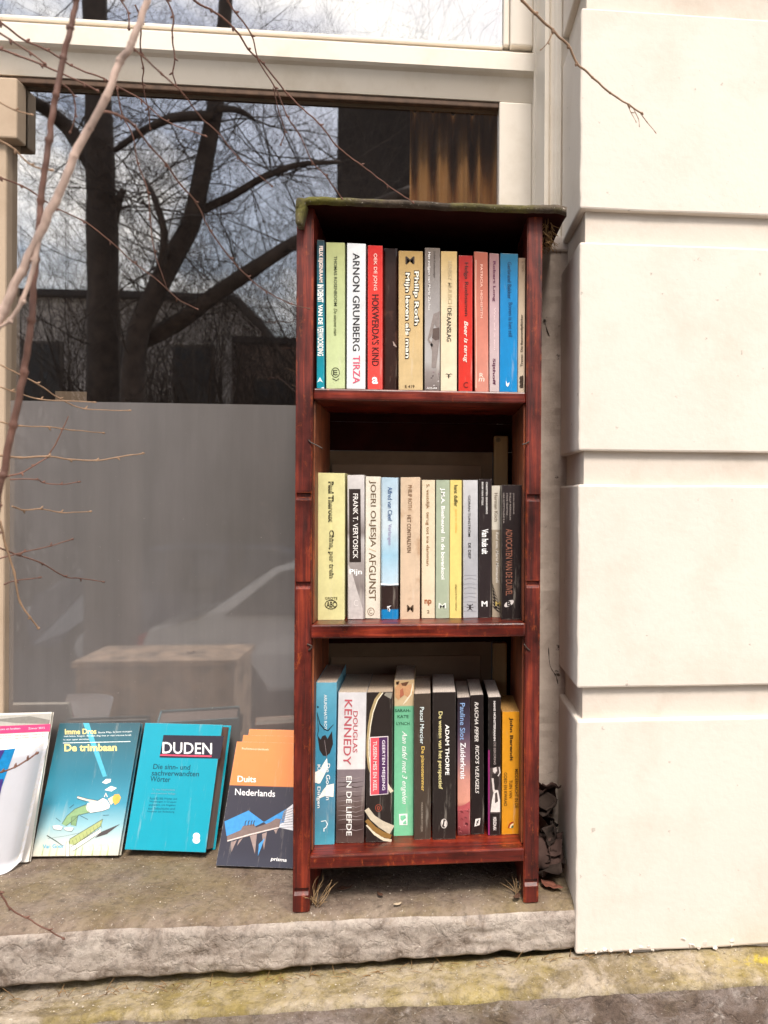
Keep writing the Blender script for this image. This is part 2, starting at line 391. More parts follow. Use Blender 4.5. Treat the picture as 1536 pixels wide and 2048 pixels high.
# cracks in the render
tb = Tubes()
for cr in ([(1086, 1250), (1096, 1290), (1100, 1330), (1112, 1352), (1116, 1370)], [(1089, 640), (1094, 660), (1099, 672)]  ):
    pts = catmull([P(u, v, YJ-.0001) for u, v in cr], 5); tb.add(pts, [.0007*(.4+R.random()) for _ in pts], 5)
tb.build('crack', solid('crack_shadow_dirt', '33271f', .95, .2), jamb)
def prism_x(poly, z0, z1):               # poly in (x, y) extruded in z
    bm = bmesh.new(); a = [bm.verts.new((x, y, z0)) for x, y in poly]; b = [bm.verts.new((x, y, z1)) for x, y in poly]
    bm.faces.new(a); bm.faces.new(b[::-1])
    for i in range(len(poly)): bm.faces.new((a[i], a[(i+1) % len(poly)], b[(i+1) % len(poly)], b[i]))
    return bm
xa, xb, xc, xd = X(1124, 200, YJ), X(1112, 200, YJ), X(1097, 200, YJ), X(1089, 200, YJ)
prof = [(XM1, YJ), (xa, YJ), (xa-.002, YJ-.004), (xb, YJ-.004), (xb-.004, YJ+.002), (xc+.004, YJ+.004), (xc, YJ-.002), (xd, YJ-.003), (xd, YJ+.016), (xd, YJ+.16), (XM1, YJ+.16)]
o = link('moulding', bm_mesh(prism_x(prof, ZM, 2.2)), M_PAINT, jamb)
boxes('moulding_foot', M_JAMBP, jamb, (xd-.001, XM1-.001, YJ-.006, YJ+.03, ZM-.02, ZM+.006), bevel=.004)

# window: frame, sashes, glass, film
win = thing('window', 'large cream framed window with bare trees mirrored in its panes and a grey film below', 'window')
YT = 0.25                                   # face of the transom
XO = X(1070, 150, YT)                        # right end of the opening
XG = X(998, 300, .275)                       # edge of lower glass
zt0, zt1 = P(500, 114, YT).z, P(500, 70, YT).z
zt2 = zt1 + .016
def prism_yz(poly, x0, x1, nseg=1):
    bm = bmesh.new(); rings = []
    for k in range(nseg+1):
        x = x0+(x1-x0)*k/nseg; rings.append([bm.verts.new((x, y, z)) for y, z in poly])
    bm.faces.new(rings[0]); bm.faces.new(rings[-1][::-1])
    for k in range(nseg):
        for i in range(len(poly)):
            j = (i+1) % len(poly); bm.faces.new((rings[k][i], rings[k][j], rings[k+1][j], rings[k+1][i]))
    return bm
zb_ = P(500, 176, YG-.018).z
poly = [(YT, zt0+.004), (YT+.004, zt0), (YT+.010, zt0-.004), (YG-.0185, zb_), (YG+.03, zb_), (YG+.03, zt2+.004), (YT+.035, zt2+.004), (YT+.033, zt2), (YT+.004, zt1), (YT, zt1-.004)]
o = link('transom', bm_mesh(prism_yz(poly, -1.6, XO-.0005)), M_PAINT, win)
boxes('glazing_bead', M_GROOVE, win, (-1.6, XG-.0005, YG-.016, YG-.002, zb_-.011, zb_-.0003), bevel=.002)
boxes('jamb', M_PAINT, win, (XO, xd-.002, YT-.008, YG+.05, -.02, 2.2), bevel=.003)
boxes('sash_stile', M_PAINT, win, (XG, XO-.001, .275, YG+.03, -.01, zb_-.0005), bevel=.003)
XGu = X(1006, 50, .285)
boxes('upper_sash_stile', M_PAINT, win, (XGu+.012, XO-.001, .268, YG+.03, zt2+.005, 2.2), (XGu, XGu+.0115, .277, YG+.03, zt2+.009, 2.2), bevel=.003)
boxes('upper_glazing_bead', M_PAINT, win, (-1.6, XGu-.0005, .279, .3, zt2+.0045, zt2+.012), bevel=.002)
XLJ = X(12, 400, .275)
M_TAN = plaster_mat('hazy_tan_paint', 'b9a48d', '9c8770', .5, 9, .1, 40)  # hazy beige look of the left stile put into its colour
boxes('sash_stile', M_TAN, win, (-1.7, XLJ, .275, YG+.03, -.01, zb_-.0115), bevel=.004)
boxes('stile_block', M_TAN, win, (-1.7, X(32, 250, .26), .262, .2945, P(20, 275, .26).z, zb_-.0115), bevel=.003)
def glass_mat(name, ior, tint):
    m = bpy.data.materials.new(name); m.use_nodes = True; nt = m.node_tree; nt.nodes.clear(); L = nt.links.new
    o = nt.nodes.new('ShaderNodeOutputMaterial'); mixs = nt.nodes.new('ShaderNodeMixShader'); tr = nt.nodes.new('ShaderNodeBsdfTransparent'); gl = nt.nodes.new('ShaderNodeBsdfGlossy')
    fr = nt.nodes.new('ShaderNodeFresnel'); ge = nt.nodes.new('ShaderNodeNewGeometry'); im = nt.nodes.new('ShaderNodeMix'); im.data_type = 'FLOAT'
    im.inputs[2].default_value = ior; im.inputs[3].default_value = 1/ior; L(ge.outputs['Backfacing'], im.inputs[0]); L(im.outputs[0], fr.inputs['IOR'])
    gl.inputs['Roughness'].default_value = .0; tr.inputs[0].default_value = (*tint, 1)
    n = noise_node(nt, L, 1.7, 2, .5); bp = nt.nodes.new('ShaderNodeBump'); bp.inputs['Strength'].default_value = .02; bp.inputs['Distance'].default_value = .02
    L(n.outputs['Fac'], bp.inputs['Height']); L(bp.outputs[0], gl.inputs['Normal'])
    L(fr.outputs[0], mixs.inputs[0]); L(tr.outputs[0], mixs.inputs[1]); L(gl.outputs[0], mixs.inputs[2]); L(mixs.outputs[0], o.inputs[0])
    return m
M_GLASS = glass_mat('window_glass', 5.4, (.95, .92, .88))
def pane(name, x0, x1, y, z0, z1, mat): return link(name, mesh_from([(x0, y, z0), (x1, y, z0), (x1, y, z1), (x0, y, z1)], [(0, 1, 2, 3)]), mat, win)
pane('pane', -1.6, XG+.001, YG, 0.0, zb_-.0002, M_GLASS)
pane('pane', -1.6, XGu+.001, .292, zt2+.0042, 2.2, M_GLASS)
m, nt_, b, L = base_mat('frosted_film'); n = noise_node(nt_, L, 3, 5, .6, sc=(1, 1, .6)); r = ramp(nt_, [(.3, lin('66625f')), (.7, lin('787372'))]); L(n.outputs['Fac'], r.inputs[0]); nf = noise_node(nt_, L, 22, 8, .7, sc=(1, 1, .08)); rf = ramp(nt_, [(.3, .86), (.7, 1.08)]); L(nf.outputs['Fac'], rf.inputs[0]); ng = noise_node(nt_, L, 160, 4, .6); rg = ramp(nt_, [(.70, 0.0), (.76, .5)]); L(ng.outputs['Fac'], rg.inputs[0])
L(mixc(nt_, L, rg.outputs[0], mixc(nt_, L, 1.0, r.outputs[0], rf.outputs[0], 'MULTIPLY'), lin('b8b0a8')), b.inputs['Base Color'])
b.inputs['Roughness'].default_value = .5; b.inputs['Coat Weight'].default_value = 1.0; b.inputs['Coat Roughness'].default_value = .02; b.inputs['Coat IOR'].default_value = 3.0
ZF = P(300, 806, YG).z
boxes('frosted_film', m, win, (-1.55, XG, YG-.0022, YG-.0008, .0, ZF))
# a paper tab behind the glass above the film
boxes('paper_tab', solid('buff_paper', 'a08d78', .8), win, (X(107, 795, YG), X(170, 795, YG), YG+.006, YG+.007, ZF-.01, P(140, 782, YG).z))
# room behind
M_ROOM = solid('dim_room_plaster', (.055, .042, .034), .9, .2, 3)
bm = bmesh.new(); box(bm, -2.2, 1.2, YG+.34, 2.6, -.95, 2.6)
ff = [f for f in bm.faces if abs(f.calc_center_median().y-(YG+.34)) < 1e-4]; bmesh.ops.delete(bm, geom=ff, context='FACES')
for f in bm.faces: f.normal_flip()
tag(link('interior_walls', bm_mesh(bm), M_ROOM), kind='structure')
# outer house wall mass around the window so that no light leaks in
hw = thing('house_front', 'rest of the cream house front around the window', 'wall')
boxes('wall_mass', M_WALL, hw, (-6, -1.75, .14, .6, -.1, 6), (-1.75, 4.5, .14, .6, 2.22, 6), (XP+2.2, 4.5, -.02, .6, -.1, 2.21), (-6, 4.5, .29, .6, -.95, -.1), (XO+.02, XP+2.19, .295, .62, -.09, 2.21))
# curtain
def curtain():
    x0, x1 = X(822, 300, .36), X(1012, 300, .36); z0, z1 = -.5, zb_+.02; vs = []; fs = []; n = 120
    for i in range(n+1):
        t = i/n; x = x0+(x1-x0)*t
        y = .35 + .018*math.sin(t*math.pi*2*5.2+.6*math.sin(t*9)) + .008*math.sin(t*61)
        for k in range(7):
            vs.append((x, y+.004*math.sin(k+t*20), z0+(z1-z0)*k/6))
    for i in range(n):
        for k in range(6):
            a = i*7+k; fs.append((a, a+7, a+8, a+1))
    o = link('curtain', mesh_from(vs, fs), solid('amber_curtain_cloth', (.46, .24, .08), .9, .2, 40, sc=(1, 1, .05)), None, True)
    so_ = o.modifiers.new('thick', 'SOLIDIFY'); so_.thickness = .002
    tag(o, 'pleated amber curtain hanging inside the dark room behind the pane', 'curtain')
curtain()

# sill and plinth
ZS0 = -0.075
def sill_prof(x):
    e = noise.noise(Vector((x*6, 3.1, 0)))*.006; zb = -.071+.020*max(-.6, min(.45, x))+.006*noise.noise(Vector((x*9, 9, 0)))+.004*noise.noise(Vector((x*35, 9, 0)))
    yf = -.015+e
    p = [(YG+.02, 0.0)]+[(YG-(YG-.010)*k/40, 0.0) for k in range(1, 39)]
    p += [(.012, -.0005), (.002, -.002), (yf+.004, -.008), (yf, -.018)]+[(yf+.0022*noise.noise(Vector((x*22, k*.35, 4)))+.0025*abs(noise.noise(Vector((x*70, k*.9, 8)))), -.018+(zb+.018)*k/14) for k in range(1, 14)]+[(yf+.004, zb), (.03, zb-.002), (.1, zb-.004)]
    return p
vs, fs = swept(sill_prof, -1.7, XP+.004, 700, .0018, 1.0, 17)
o = link('window_sill', mesh_from(vs, fs), M_SILL, None, True)
tag(o, 'mossy stone window sill with a broken pale front edge carrying the bookcase', 'window sill')
YL = -.072
def ledge_back(x): return -.083+.024*max(-.7, min(.45, x))
zlb = Z(1925, 700, -.02); zlf = Z(1990, 700, YL)
zl1 = P(1150, 1907, -.02).z
def plinth_prof(x):
    e = .004*noise.noise(Vector((x*5, 7, 0)))
    p = [(.12, -.092), (.03, -.092)]
    za, zb = ledge_back(x), P(900, 1988, YL).z
    p += [(-.01+(YL+.01)*k/16, za+(zb-za)*k/16+e) for k in range(17)]
    p += [(YL-.004, zb-.004), (YL-.005, zb-.01)]+[(YL-.005, zb-.01-.04*k) for k in range(1, 31)]
    return p
vs, fs = swept(plinth_prof, -2.4, 2.4, 480, .0035, 5.0, 17)
me = mesh_from(vs, fs); me.materials.append(M_PLINTH); me.materials.append(M_PLINTHF)
nj = 17+2+2+30-1
for p in me.polygons:
    if p.index % nj >= 20: p.material_index = 1
    p.use_smooth = True
o = bpy.data.objects.new('plinth', me); COL.objects.link(o)
tag(o, 'low stone plinth with a sloping lichen stained ledge under the sill', 'plinth')

# ------------------------------------------------------------------ bookcase
XL0, XR1 = 0.0, P(1080, 1300, 0).x
XL1, XR0 = P(622, 1300, 0).x, P(1050, 1300, 0).x
ZTOP = P(850, 414, 0).z
CD = 0.185                                   # depth
bc = thing('bookcase', 'narrow cherry red wooden bookcase with three shelves standing on the sill', 'bookcase')
grooves = [P(600, 992, 0).z, P(600, 1170, 0).z, P(600, 1783, 0).z]
def upright(x0, x1, side):
    bm = bmesh.new(); cuts = [0.0]
    poly = []
    # side outline in (y,z): grooves cut into the front edge
    ys = [(0, 0)]
    for g in sorted(grooves): ys += [(0, g-.006), (.004, g-.002), (.004, g+.003), (0, g+.005)]
    ys += [(0, ZTOP), (CD, ZTOP), (CD, 0)]
    bm = prism_yz(ys, x0, x1)
    es = [e for e in bm.edges if abs(e.verts[0].co.y) < .005 and abs(e.verts[1].co.y) < .005 and abs(e.verts[0].co.x-e.verts[1].co.x) < 1e-6]
    bmesh.ops.bevel(bm, geom=es, offset=.0018, segments=2, affect='EDGES')
    return bm_mesh(bm)
link('side_panel', upright(XL0, XL1, 0), M_WOODZ, bc); link('side_panel', upright(XR0, XR1, 1), M_WOODZ, bc)
# lining of the inside: bare lighter boards just proud of the panels
M_LINE = wood_mat('lighter_inside_board', 'z', '3a160a', '7a3a1c', 'a8683a', .5, scratch=.1)
zsh = [P(835, 780, 0.004).z, P(835, 1247, 0.0).z, P(835, 1701, 0.0).z]
th = [.0165, .020, .0195]
for i in (0, 1):
    z0 = zsh[i]-th[i]-.001; z1 = zsh[i+1]+.001
    boxes('inside_lining', M_LINE, bc, (XL1+.0003, XL1+.0028, .0105, CD-.012, z1, z0))
    boxes('inside_lining', M_LINE, bc, (XR0-.0028, XR0-.0003, .0105, CD-.012, z1, z0))
for z, t, y in zip(zsh, th, (.004, -.003, -.005)):
    boxes('shelf', M_WOODX, bc, (XL1+.0002, XR0-.0002, y, CD-.011, z-t, z), bevel=.0025)
# backs: dark boards high in each bay; added grey boards below imitate reflecting glass
bx0, bx1 = XL1+.0004, XR0-.0004
for q_ in ((zsh[0]-.03, ZTOP-.0005), (P(830, 902, CD-.01).z, zsh[0]-.031), (P(830, 1285, CD-.01).z, zsh[1]-.02)): boxes('back_board', M_BACK, bc, (bx0, bx1, CD-.010, CD-.002, *q_))
xw = P(985, 900, CD-.01).x
for (z0, z1) in ((zsh[1]+.001, P(830, 902, CD-.01).z-.001), (zsh[2]+.001, P(830, 1285, CD-.01).z-.001)):
    boxes('open_back_filler', M_GREYB, bc, (bx0, xw, CD-.006, CD-.002, z0, z1))
    bm = bmesh.new(); box(bm, bx0+.005, xw-.018, CD-.0085, CD-.0062, z0, z1-.022, .001); link('reflection_panel', bm_mesh(bm), M_GREYP, bc)
    boxes('back_board', M_BACK, bc, (xw+.0225, bx1, CD-.008, CD-.002, z0, z1))
xq = P(988, 900, CD-.02).x; xq2 = P(1016, 900, CD-.02).x
bm = bmesh.new(); box(bm, xq, xq2, CD-.024, CD-.0105, zsh[1]+.001, P(1000, 872, CD-.02).z, .002); bt = link('batten', bm_mesh(bm), M_BATTEN, bc)
bm = bmesh.new(); box(bm, xq, xq2, CD-.024, CD-.0105, zsh[2]+.001, P(1000, 1285, CD-.02).z, .002); link('batten', bm_mesh(bm), M_BATTEN, bc)
bm = bmesh.new(); bmesh.ops.create_cone(bm, cap_ends=True, segments=16, radius1=.0042, radius2=.0034, depth=.002)
bm.transform(Matrix.Translation(P(996, 880, CD-.0255)) @ Matrix.Rotation(math.pi/2, 4, 'X')); link('screw', bm_mesh(bm), solid('dull_brass', '8d7c5c', .4, .2), bt)
# wire hooks at the inner edges
for pts in ([(617, 880), (622, 885), (632, 890), (645, 897)], [(1058, 883), (1052, 887), (1044, 889)], [(614, 1288), (624, 1293), (617, 1301)], [(1048, 1288), (1054, 1296), (1060, 1301)]):
    t = Tubes(); q = catmull([P(u, v, -.0015) for u, v in pts], 4); t.add(q, [.0011]*len(q), 6); t.build('wire_hook', M_METAL, bc)
# top: a warped, moss grown board with rounded lip, turned down at its left end and torn at the right
def top_board():
    x0, x1 = P(593, 430, -.02).x, P(1134, 402, -.02).x; zt = P(860, 397, -.02).z; n = 90
    prof = [(CD+.005, 0), (.12, .001), (.06, .001), (.02, .0005), (0, 0), (-.012, -.001), (-.019, -.004), (-.022, -.0075), (-.020, -.0115), (-.014, -.0135), (-.004, -.0135), (.02, -.0135), (.08, -.0135), (CD+.005, -.0135)]
    vs = []; fs = []
    for i in range(n+1):
        t = i/n; x = x0+(x1-x0)*t
        for j, (y, z) in enumerate(prof):
            p = Vector((x, y, zt+z))
            k = max(0, (t-.80)/.2)
            if y < .05: p.z += .0035*k*k*(1 if z > -.006 else .4)
            d = noise.noise_vector(Vector((x*30, y*30, 1.7)))*.0016+noise.noise_vector(Vector((x*110, y*60, 5)))*.0008
            # rounded left end falls away
            l = max(0, 1-(x-x0)/.018); p.z -= .012*l*l
            if t > .985: p.x += noise.noise(Vector((y*60, z*80, 3)))*.006
            if t > .97 and y < 0: p.z -= .003*(t-.97)/.03
            vs.append(p+d)
    m = len(prof)
    for i in range(n):
        for j in range(m):
            a = i*m+j; b = i*m+(j+1) % m; fs.append((a, b, b+m, a+m))
    fs.append(tuple(range(m))[::-1]); fs.append(tuple(n*m+j for j in range(m)))
    tp = link('top_board', mesh_from(vs, fs), [M_FELT, M_BACK], bc, True)
    for q_ in tp.data.polygons:
        if q_.index < n*m and q_.index % m >= 9: q_.material_index = 1  # underside: dark wood, with its shade put into the colour too
    # turned-down left lip
    vs = []; fs = []; pr = []
    xq = P(613, 430, -.02).x; zb = P(600, 450, -.02).z
    bm = bmesh.new(); box(bm, x0-.002, xq, -.021, .05, zb, zt-.006, .005, 3)
    bmesh.ops.subdivide_edges(bm, edges=[e for e in bm.edges if e.calc_length() > .012], cuts=5, use_grid_fill=True)
    for v in bm.verts:
        v.co += noise.noise_vector(v.co*60)*.0014
        if v.co.x > xq-.004: v.co.x -= .006*max(0, (zt-.012-v.co.z)/.03)
    o = link('turned_down_lip', bm_mesh(bm), M_FELT, bc, True)
    # straw and torn fibres under the right end
    t = Tubes()
    for k in range(90):
        c = P(R.uniform(1084, 1104), R.uniform(432, 492), R.uniform(.0, .06)); d = Vector((R.gauss(.2, .5), R.gauss(0, .4), R.gauss(-.6, .5))).normalized(); l = R.uniform(.008, .02)
        pts = [c, c+d*l*.5+Vector((R.gauss(0, .002), 0, 0)), c+d*l]; t.add(pts, [.0004]*3, 4)
    t.build('straw_tuft', solid('dry_straw', '8a6a42', .9, .3), bc)
    t = Tubes()
    return zt
ZTB = top_board()

# ------------------------------------------------------------------ lettering and printed shapes
def text_verts(body, bold=0.008, shear=0.0, space=1.0, line=1.0):
    c = bpy.data.curves.new('lettering', 'FONT'); c.body = body; c.size = 1.0; c.offset = bold; c.shear = shear
    c.space_character = space; c.space_line = line; c.resolution_u = 3; c.fill_mode = 'FRONT'
    o = bpy.data.objects.new('lettering', c); COL.objects.link(o)
    dg = bpy.context.evaluated_depsgraph_get(); me = bpy.data.meshes.new_from_object(o.evaluated_get(dg))
    vs = [v.co.copy() for v in me.vertices]; fs = [tuple(p.vertices) for p in me.polygons]
    bpy.data.objects.remove(o); bpy.data.curves.remove(c); bpy.data.meshes.remove(me)
    if not vs: return [], []
    x0 = min(v.x for v in vs); x1 = max(v.x for v in vs); y0 = min(v.y for v in vs); y1 = max(v.y for v in vs)
    return [((v.x-x0)/max(x1-x0, 1e-6), (v.y-y0)/max(y1-y0, 1e-6)) for v in vs], fs
class Face:
    """a flat printed face: photograph points are projected on its real plane and kept in the frame of the book that carries it"""
    def __init__(s, O, Nn, M, parent): s.O = O; s.N = Nn.normalized(); s.Mi = M.inverted(); s.parent = parent; s.lift = .00025
    def pt(s, u, v, l=None):
        d = ray(u, v); t = ((s.O-CAM).dot(s.N))/d.dot(s.N); p = CAM+d*t+s.N*(s.lift if l is None else l); return s.Mi @ p
    def text(s, body, a, b, h, c, name='lettering', l=None, up=None, **kw):
        """body fitted between photograph points a and b (foot of the letters), h pixels tall"""
        vs, fs = text_verts(body, **kw)
        if not vs: return
        dx, dy = b[0]-a[0], b[1]-a[1]; n = math.hypot(dx, dy)
        uu = up if up else (dy/n, -dx/n)
        out = [s.pt(a[0]+dx*x+uu[0]*h*y, a[1]+dy*x+uu[1]*h*y, l) for x, y in vs]
        return link(name, mesh_from(out, fs), ink(c), s.parent)
    def down(s, body, xc, w, y0, y1, c, tilt=0, **kw): return s.text(body, (xc-w/2, y0), (xc-w/2+tilt, y1), w, c, **kw)
    def upw(s, body, xc, w, y0, y1, c, **kw): return s.text(body, (xc+w/2, y0), (xc+w/2, y1), w, c, **kw)
    def hor(s, body, x0, x1, y, h, c, **kw): return s.text(body, (x0, y), (x1, y), h, c, **kw)
    def poly(s, pts, c, name='printed_picture', l=None, mat=None):
        return link(name, mesh_from([s.pt(u, v, s.lift*.6 if l is None else l) for u, v in pts], [tuple(range(len(pts)))]), mat or ink(c), s.parent)
    def ring(s, cx, cy, rx, ry, wd, c, name='publisher_mark', a0=0, a1=360, n=28, l=None):
        vs = []; fs = []
        for i in range(n+1):
            a = math.radians(a0+(a1-a0)*i/n)
            for k in (0, wd): vs.append(s.pt(cx+(rx-k)*math.cos(a), cy+(ry-k)*math.sin(a), l))
            if i: q = 2*i; fs.append((q-2, q-1, q+1, q))
        return link(name, mesh_from(vs, fs), ink(c), s.parent)
    def stroke(s, pts, wd, c, name='printed_picture', l=None):
        vs = []; fs = []
        for i, (u, v) in enumerate(pts):
            p, q = pts[max(i-1, 0)], pts[min(i+1, len(pts)-1)]; dx, dy = q[0]-p[0], q[1]-p[1]; n = math.hypot(dx, dy) or 1
            w_ = wd[i] if isinstance(wd, (list, tuple)) else wd
            vs += [s.pt(u-dy/n*w_/2, v+dx/n*w_/2, l), s.pt(u+dy/n*w_/2, v-dx/n*w_/2, l)]
            if i: k = 2*i; fs.append((k-2, k-1, k+1, k))
        return link(name, mesh_from(vs, fs), ink(c), s.parent)

def book_geo(wd, h, d, t, r, inset, seed=0, worn=0.0):
    """cover as a bent sheet open at the back, and the page block within"""
    r = min(r, wd*.42)
    def outline(o, rr):
        p = [(o, d)]
        for k in range(6):
            a = math.pi+math.pi/2*k/5; p.append((o+rr+rr*math.cos(a), o+rr+rr*math.sin(a)))
        for k in range(6):
            a = 1.5*math.pi+math.pi/2*k/5; p.append((wd-o-rr+rr*math.cos(a), o+rr+rr*math.sin(a)))
        p.append((wd-o, d)); return p
    A = outline(0, r); B = outline(t, max(r-t, .0003)); n = len(A); vs = []; fs = []
    nz_ = 14
    for k in range(nz_+1):
        z = h*k/nz_
        for q in (A, B):
            for (x, y) in q:
                e = 0
                if worn and (k == 0 or k == nz_): e = worn*noise.noise(Vector((x*220+seed, y*90, k)))
                vs.append((x, y+(worn*.3*noise.noise(Vector((x*90, z*25, seed))) if worn else 0), z+e))
    m = 2*n
    for k in range(nz_):
        for i in range(n-1):
            a = k*m+i; fs.append((a, a+1, a+1+m, a+m)); b = k*m+n+i; fs.append((b+1, b, b+m, b+1+m))
        for i in (0, n-1):
            a = k*m+i; b = k*m+n+i; fs.append((a, a+m, b+m, b) if i == 0 else (a+m, a, b, b+m))
    for k in (0, nz_):
        for i in range(n-1):
            a = k*m+i; b = k*m+n+i; fs.append((a, b, b+1, a+1) if k == 0 else (a, a+1, b+1, b))
    bm = bmesh.new(); box(bm, t+.0002, wd-t-.0002, t+.0006, d-max(inset, .0012), max(inset, .0004), h-max(inset, .0004))
    return mesh_from(vs, fs), bm_mesh(bm)

GRP = 'books standing on the shelves of the bookcase'
def book(lab, xt, xb, yt, yb, row, c, Y=None, depth=.130, hard=False, page='e6d9c4', grad=None, rough=.36, spots=None, wear=.22, worn=.0006, coat=.15, r=None, cmat=None):
    z = zsh[row]
    if Y is None:
        q = PZ((xb[0]+xb[1])/2, yb, z); Y = max(q.y, .004)
    pl, pr = P(xb[0], yb, Y), P(xb[1], yb, Y); tl, tr = P(xt[0], yt, Y), P(xt[1], yt, Y)
    wd = max(pr.x-pl.x, tr.x-tl.x) if abs((pr.x-pl.x)-(tr.x-tl.x)) < .002 else (pr.x-pl.x+tr.x-tl.x)/2
    wd -= .0003
    h = (tl.z+tr.z)/2-z-.0005
    ang = math.atan2((tl.x+tr.x-pl.x-pr.x)/2, h)
    lift = abs(math.sin(ang))*wd if ang < 0 else 0
    M = Matrix.Translation((pl.x, Y, z+.0004)) @ Matrix.Rotation(ang, 4, 'Y')
    if ang > 0: M = Matrix.Translation((pl.x, Y, z+.0004+math.sin(ang)*wd)) @ Matrix.Rotation(ang, 4, 'Y')
    root = thing('book', lab, 'book', GRP, M)
    t = .0022 if hard else .0005
    cme, pme = book_geo(wd, h, min(depth, CD-.03-max(Y, 0)), t, r if r else (.0035 if hard else .0014), .003 if hard else 0, R.random()*50, worn)
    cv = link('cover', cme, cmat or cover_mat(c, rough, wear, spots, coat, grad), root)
    link('page_block', pme, paper_mat(page), root)
    return Face(Vector((0, Y-.0002, 0)), Vector((0, -1, 0)), M, cv)

# ---- top shelf: most spines darken towards the head, shade painted into their colours
def top_shelf():
    Y0 = .008
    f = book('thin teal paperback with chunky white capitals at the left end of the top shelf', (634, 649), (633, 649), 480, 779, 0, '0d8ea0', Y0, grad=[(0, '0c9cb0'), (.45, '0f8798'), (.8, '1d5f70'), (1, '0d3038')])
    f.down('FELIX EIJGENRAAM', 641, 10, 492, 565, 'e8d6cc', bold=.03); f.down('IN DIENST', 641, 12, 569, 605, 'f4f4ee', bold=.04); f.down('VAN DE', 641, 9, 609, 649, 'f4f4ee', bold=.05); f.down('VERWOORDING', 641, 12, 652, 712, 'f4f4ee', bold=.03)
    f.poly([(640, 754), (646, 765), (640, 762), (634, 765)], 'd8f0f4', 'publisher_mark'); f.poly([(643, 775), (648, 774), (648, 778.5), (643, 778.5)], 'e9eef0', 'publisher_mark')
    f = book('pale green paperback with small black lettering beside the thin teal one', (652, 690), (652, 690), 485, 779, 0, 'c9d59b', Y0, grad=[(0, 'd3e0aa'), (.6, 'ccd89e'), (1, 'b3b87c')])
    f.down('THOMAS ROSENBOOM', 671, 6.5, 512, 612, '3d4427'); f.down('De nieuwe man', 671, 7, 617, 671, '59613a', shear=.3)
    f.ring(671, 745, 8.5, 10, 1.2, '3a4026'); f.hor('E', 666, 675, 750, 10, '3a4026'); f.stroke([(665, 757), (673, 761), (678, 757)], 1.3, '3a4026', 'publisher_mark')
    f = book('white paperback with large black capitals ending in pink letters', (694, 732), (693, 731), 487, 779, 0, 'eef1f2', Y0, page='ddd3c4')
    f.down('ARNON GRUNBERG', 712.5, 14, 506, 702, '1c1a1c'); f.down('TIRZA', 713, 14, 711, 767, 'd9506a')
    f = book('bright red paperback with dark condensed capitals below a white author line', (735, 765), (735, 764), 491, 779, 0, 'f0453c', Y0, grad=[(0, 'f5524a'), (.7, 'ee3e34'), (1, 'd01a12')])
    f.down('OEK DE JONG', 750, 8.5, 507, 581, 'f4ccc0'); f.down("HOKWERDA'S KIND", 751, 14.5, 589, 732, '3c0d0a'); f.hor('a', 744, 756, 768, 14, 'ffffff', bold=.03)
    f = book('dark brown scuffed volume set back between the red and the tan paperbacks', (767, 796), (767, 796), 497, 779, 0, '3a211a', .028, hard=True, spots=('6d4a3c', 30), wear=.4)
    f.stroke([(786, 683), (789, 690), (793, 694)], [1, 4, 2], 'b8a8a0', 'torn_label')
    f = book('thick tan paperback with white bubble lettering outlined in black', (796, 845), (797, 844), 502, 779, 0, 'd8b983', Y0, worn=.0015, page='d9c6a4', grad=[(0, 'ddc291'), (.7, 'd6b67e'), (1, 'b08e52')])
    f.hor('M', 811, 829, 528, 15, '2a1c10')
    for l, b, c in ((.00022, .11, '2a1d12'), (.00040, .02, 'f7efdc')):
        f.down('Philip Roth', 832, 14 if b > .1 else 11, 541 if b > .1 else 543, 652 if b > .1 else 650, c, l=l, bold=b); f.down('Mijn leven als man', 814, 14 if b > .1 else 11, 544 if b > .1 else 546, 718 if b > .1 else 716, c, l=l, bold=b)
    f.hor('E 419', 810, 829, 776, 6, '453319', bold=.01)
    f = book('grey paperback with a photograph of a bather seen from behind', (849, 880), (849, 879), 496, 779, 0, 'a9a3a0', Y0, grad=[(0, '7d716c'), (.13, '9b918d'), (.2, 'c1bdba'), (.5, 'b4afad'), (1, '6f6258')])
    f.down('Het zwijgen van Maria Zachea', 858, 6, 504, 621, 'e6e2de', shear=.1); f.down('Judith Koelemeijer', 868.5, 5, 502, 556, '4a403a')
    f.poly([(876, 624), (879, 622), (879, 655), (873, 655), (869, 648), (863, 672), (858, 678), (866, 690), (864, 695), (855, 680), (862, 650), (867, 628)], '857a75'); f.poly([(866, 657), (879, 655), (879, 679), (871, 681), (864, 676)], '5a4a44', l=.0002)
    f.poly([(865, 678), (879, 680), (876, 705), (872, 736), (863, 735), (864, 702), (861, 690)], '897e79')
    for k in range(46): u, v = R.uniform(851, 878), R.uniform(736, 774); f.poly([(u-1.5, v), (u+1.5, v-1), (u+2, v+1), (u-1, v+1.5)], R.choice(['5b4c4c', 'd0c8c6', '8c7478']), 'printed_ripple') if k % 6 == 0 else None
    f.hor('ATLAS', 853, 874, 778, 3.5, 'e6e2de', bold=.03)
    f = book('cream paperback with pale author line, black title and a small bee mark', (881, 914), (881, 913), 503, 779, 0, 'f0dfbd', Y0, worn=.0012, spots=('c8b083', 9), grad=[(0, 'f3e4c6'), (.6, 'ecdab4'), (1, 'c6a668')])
    f.down('HARRY MULISCH', 900, 8, 522, 613, 'bda982'); f.down('DE', 899, 8, 616, 632, '2d2218'); f.down('AANSLAG', 898, 9, 633, 683, '2d2218')
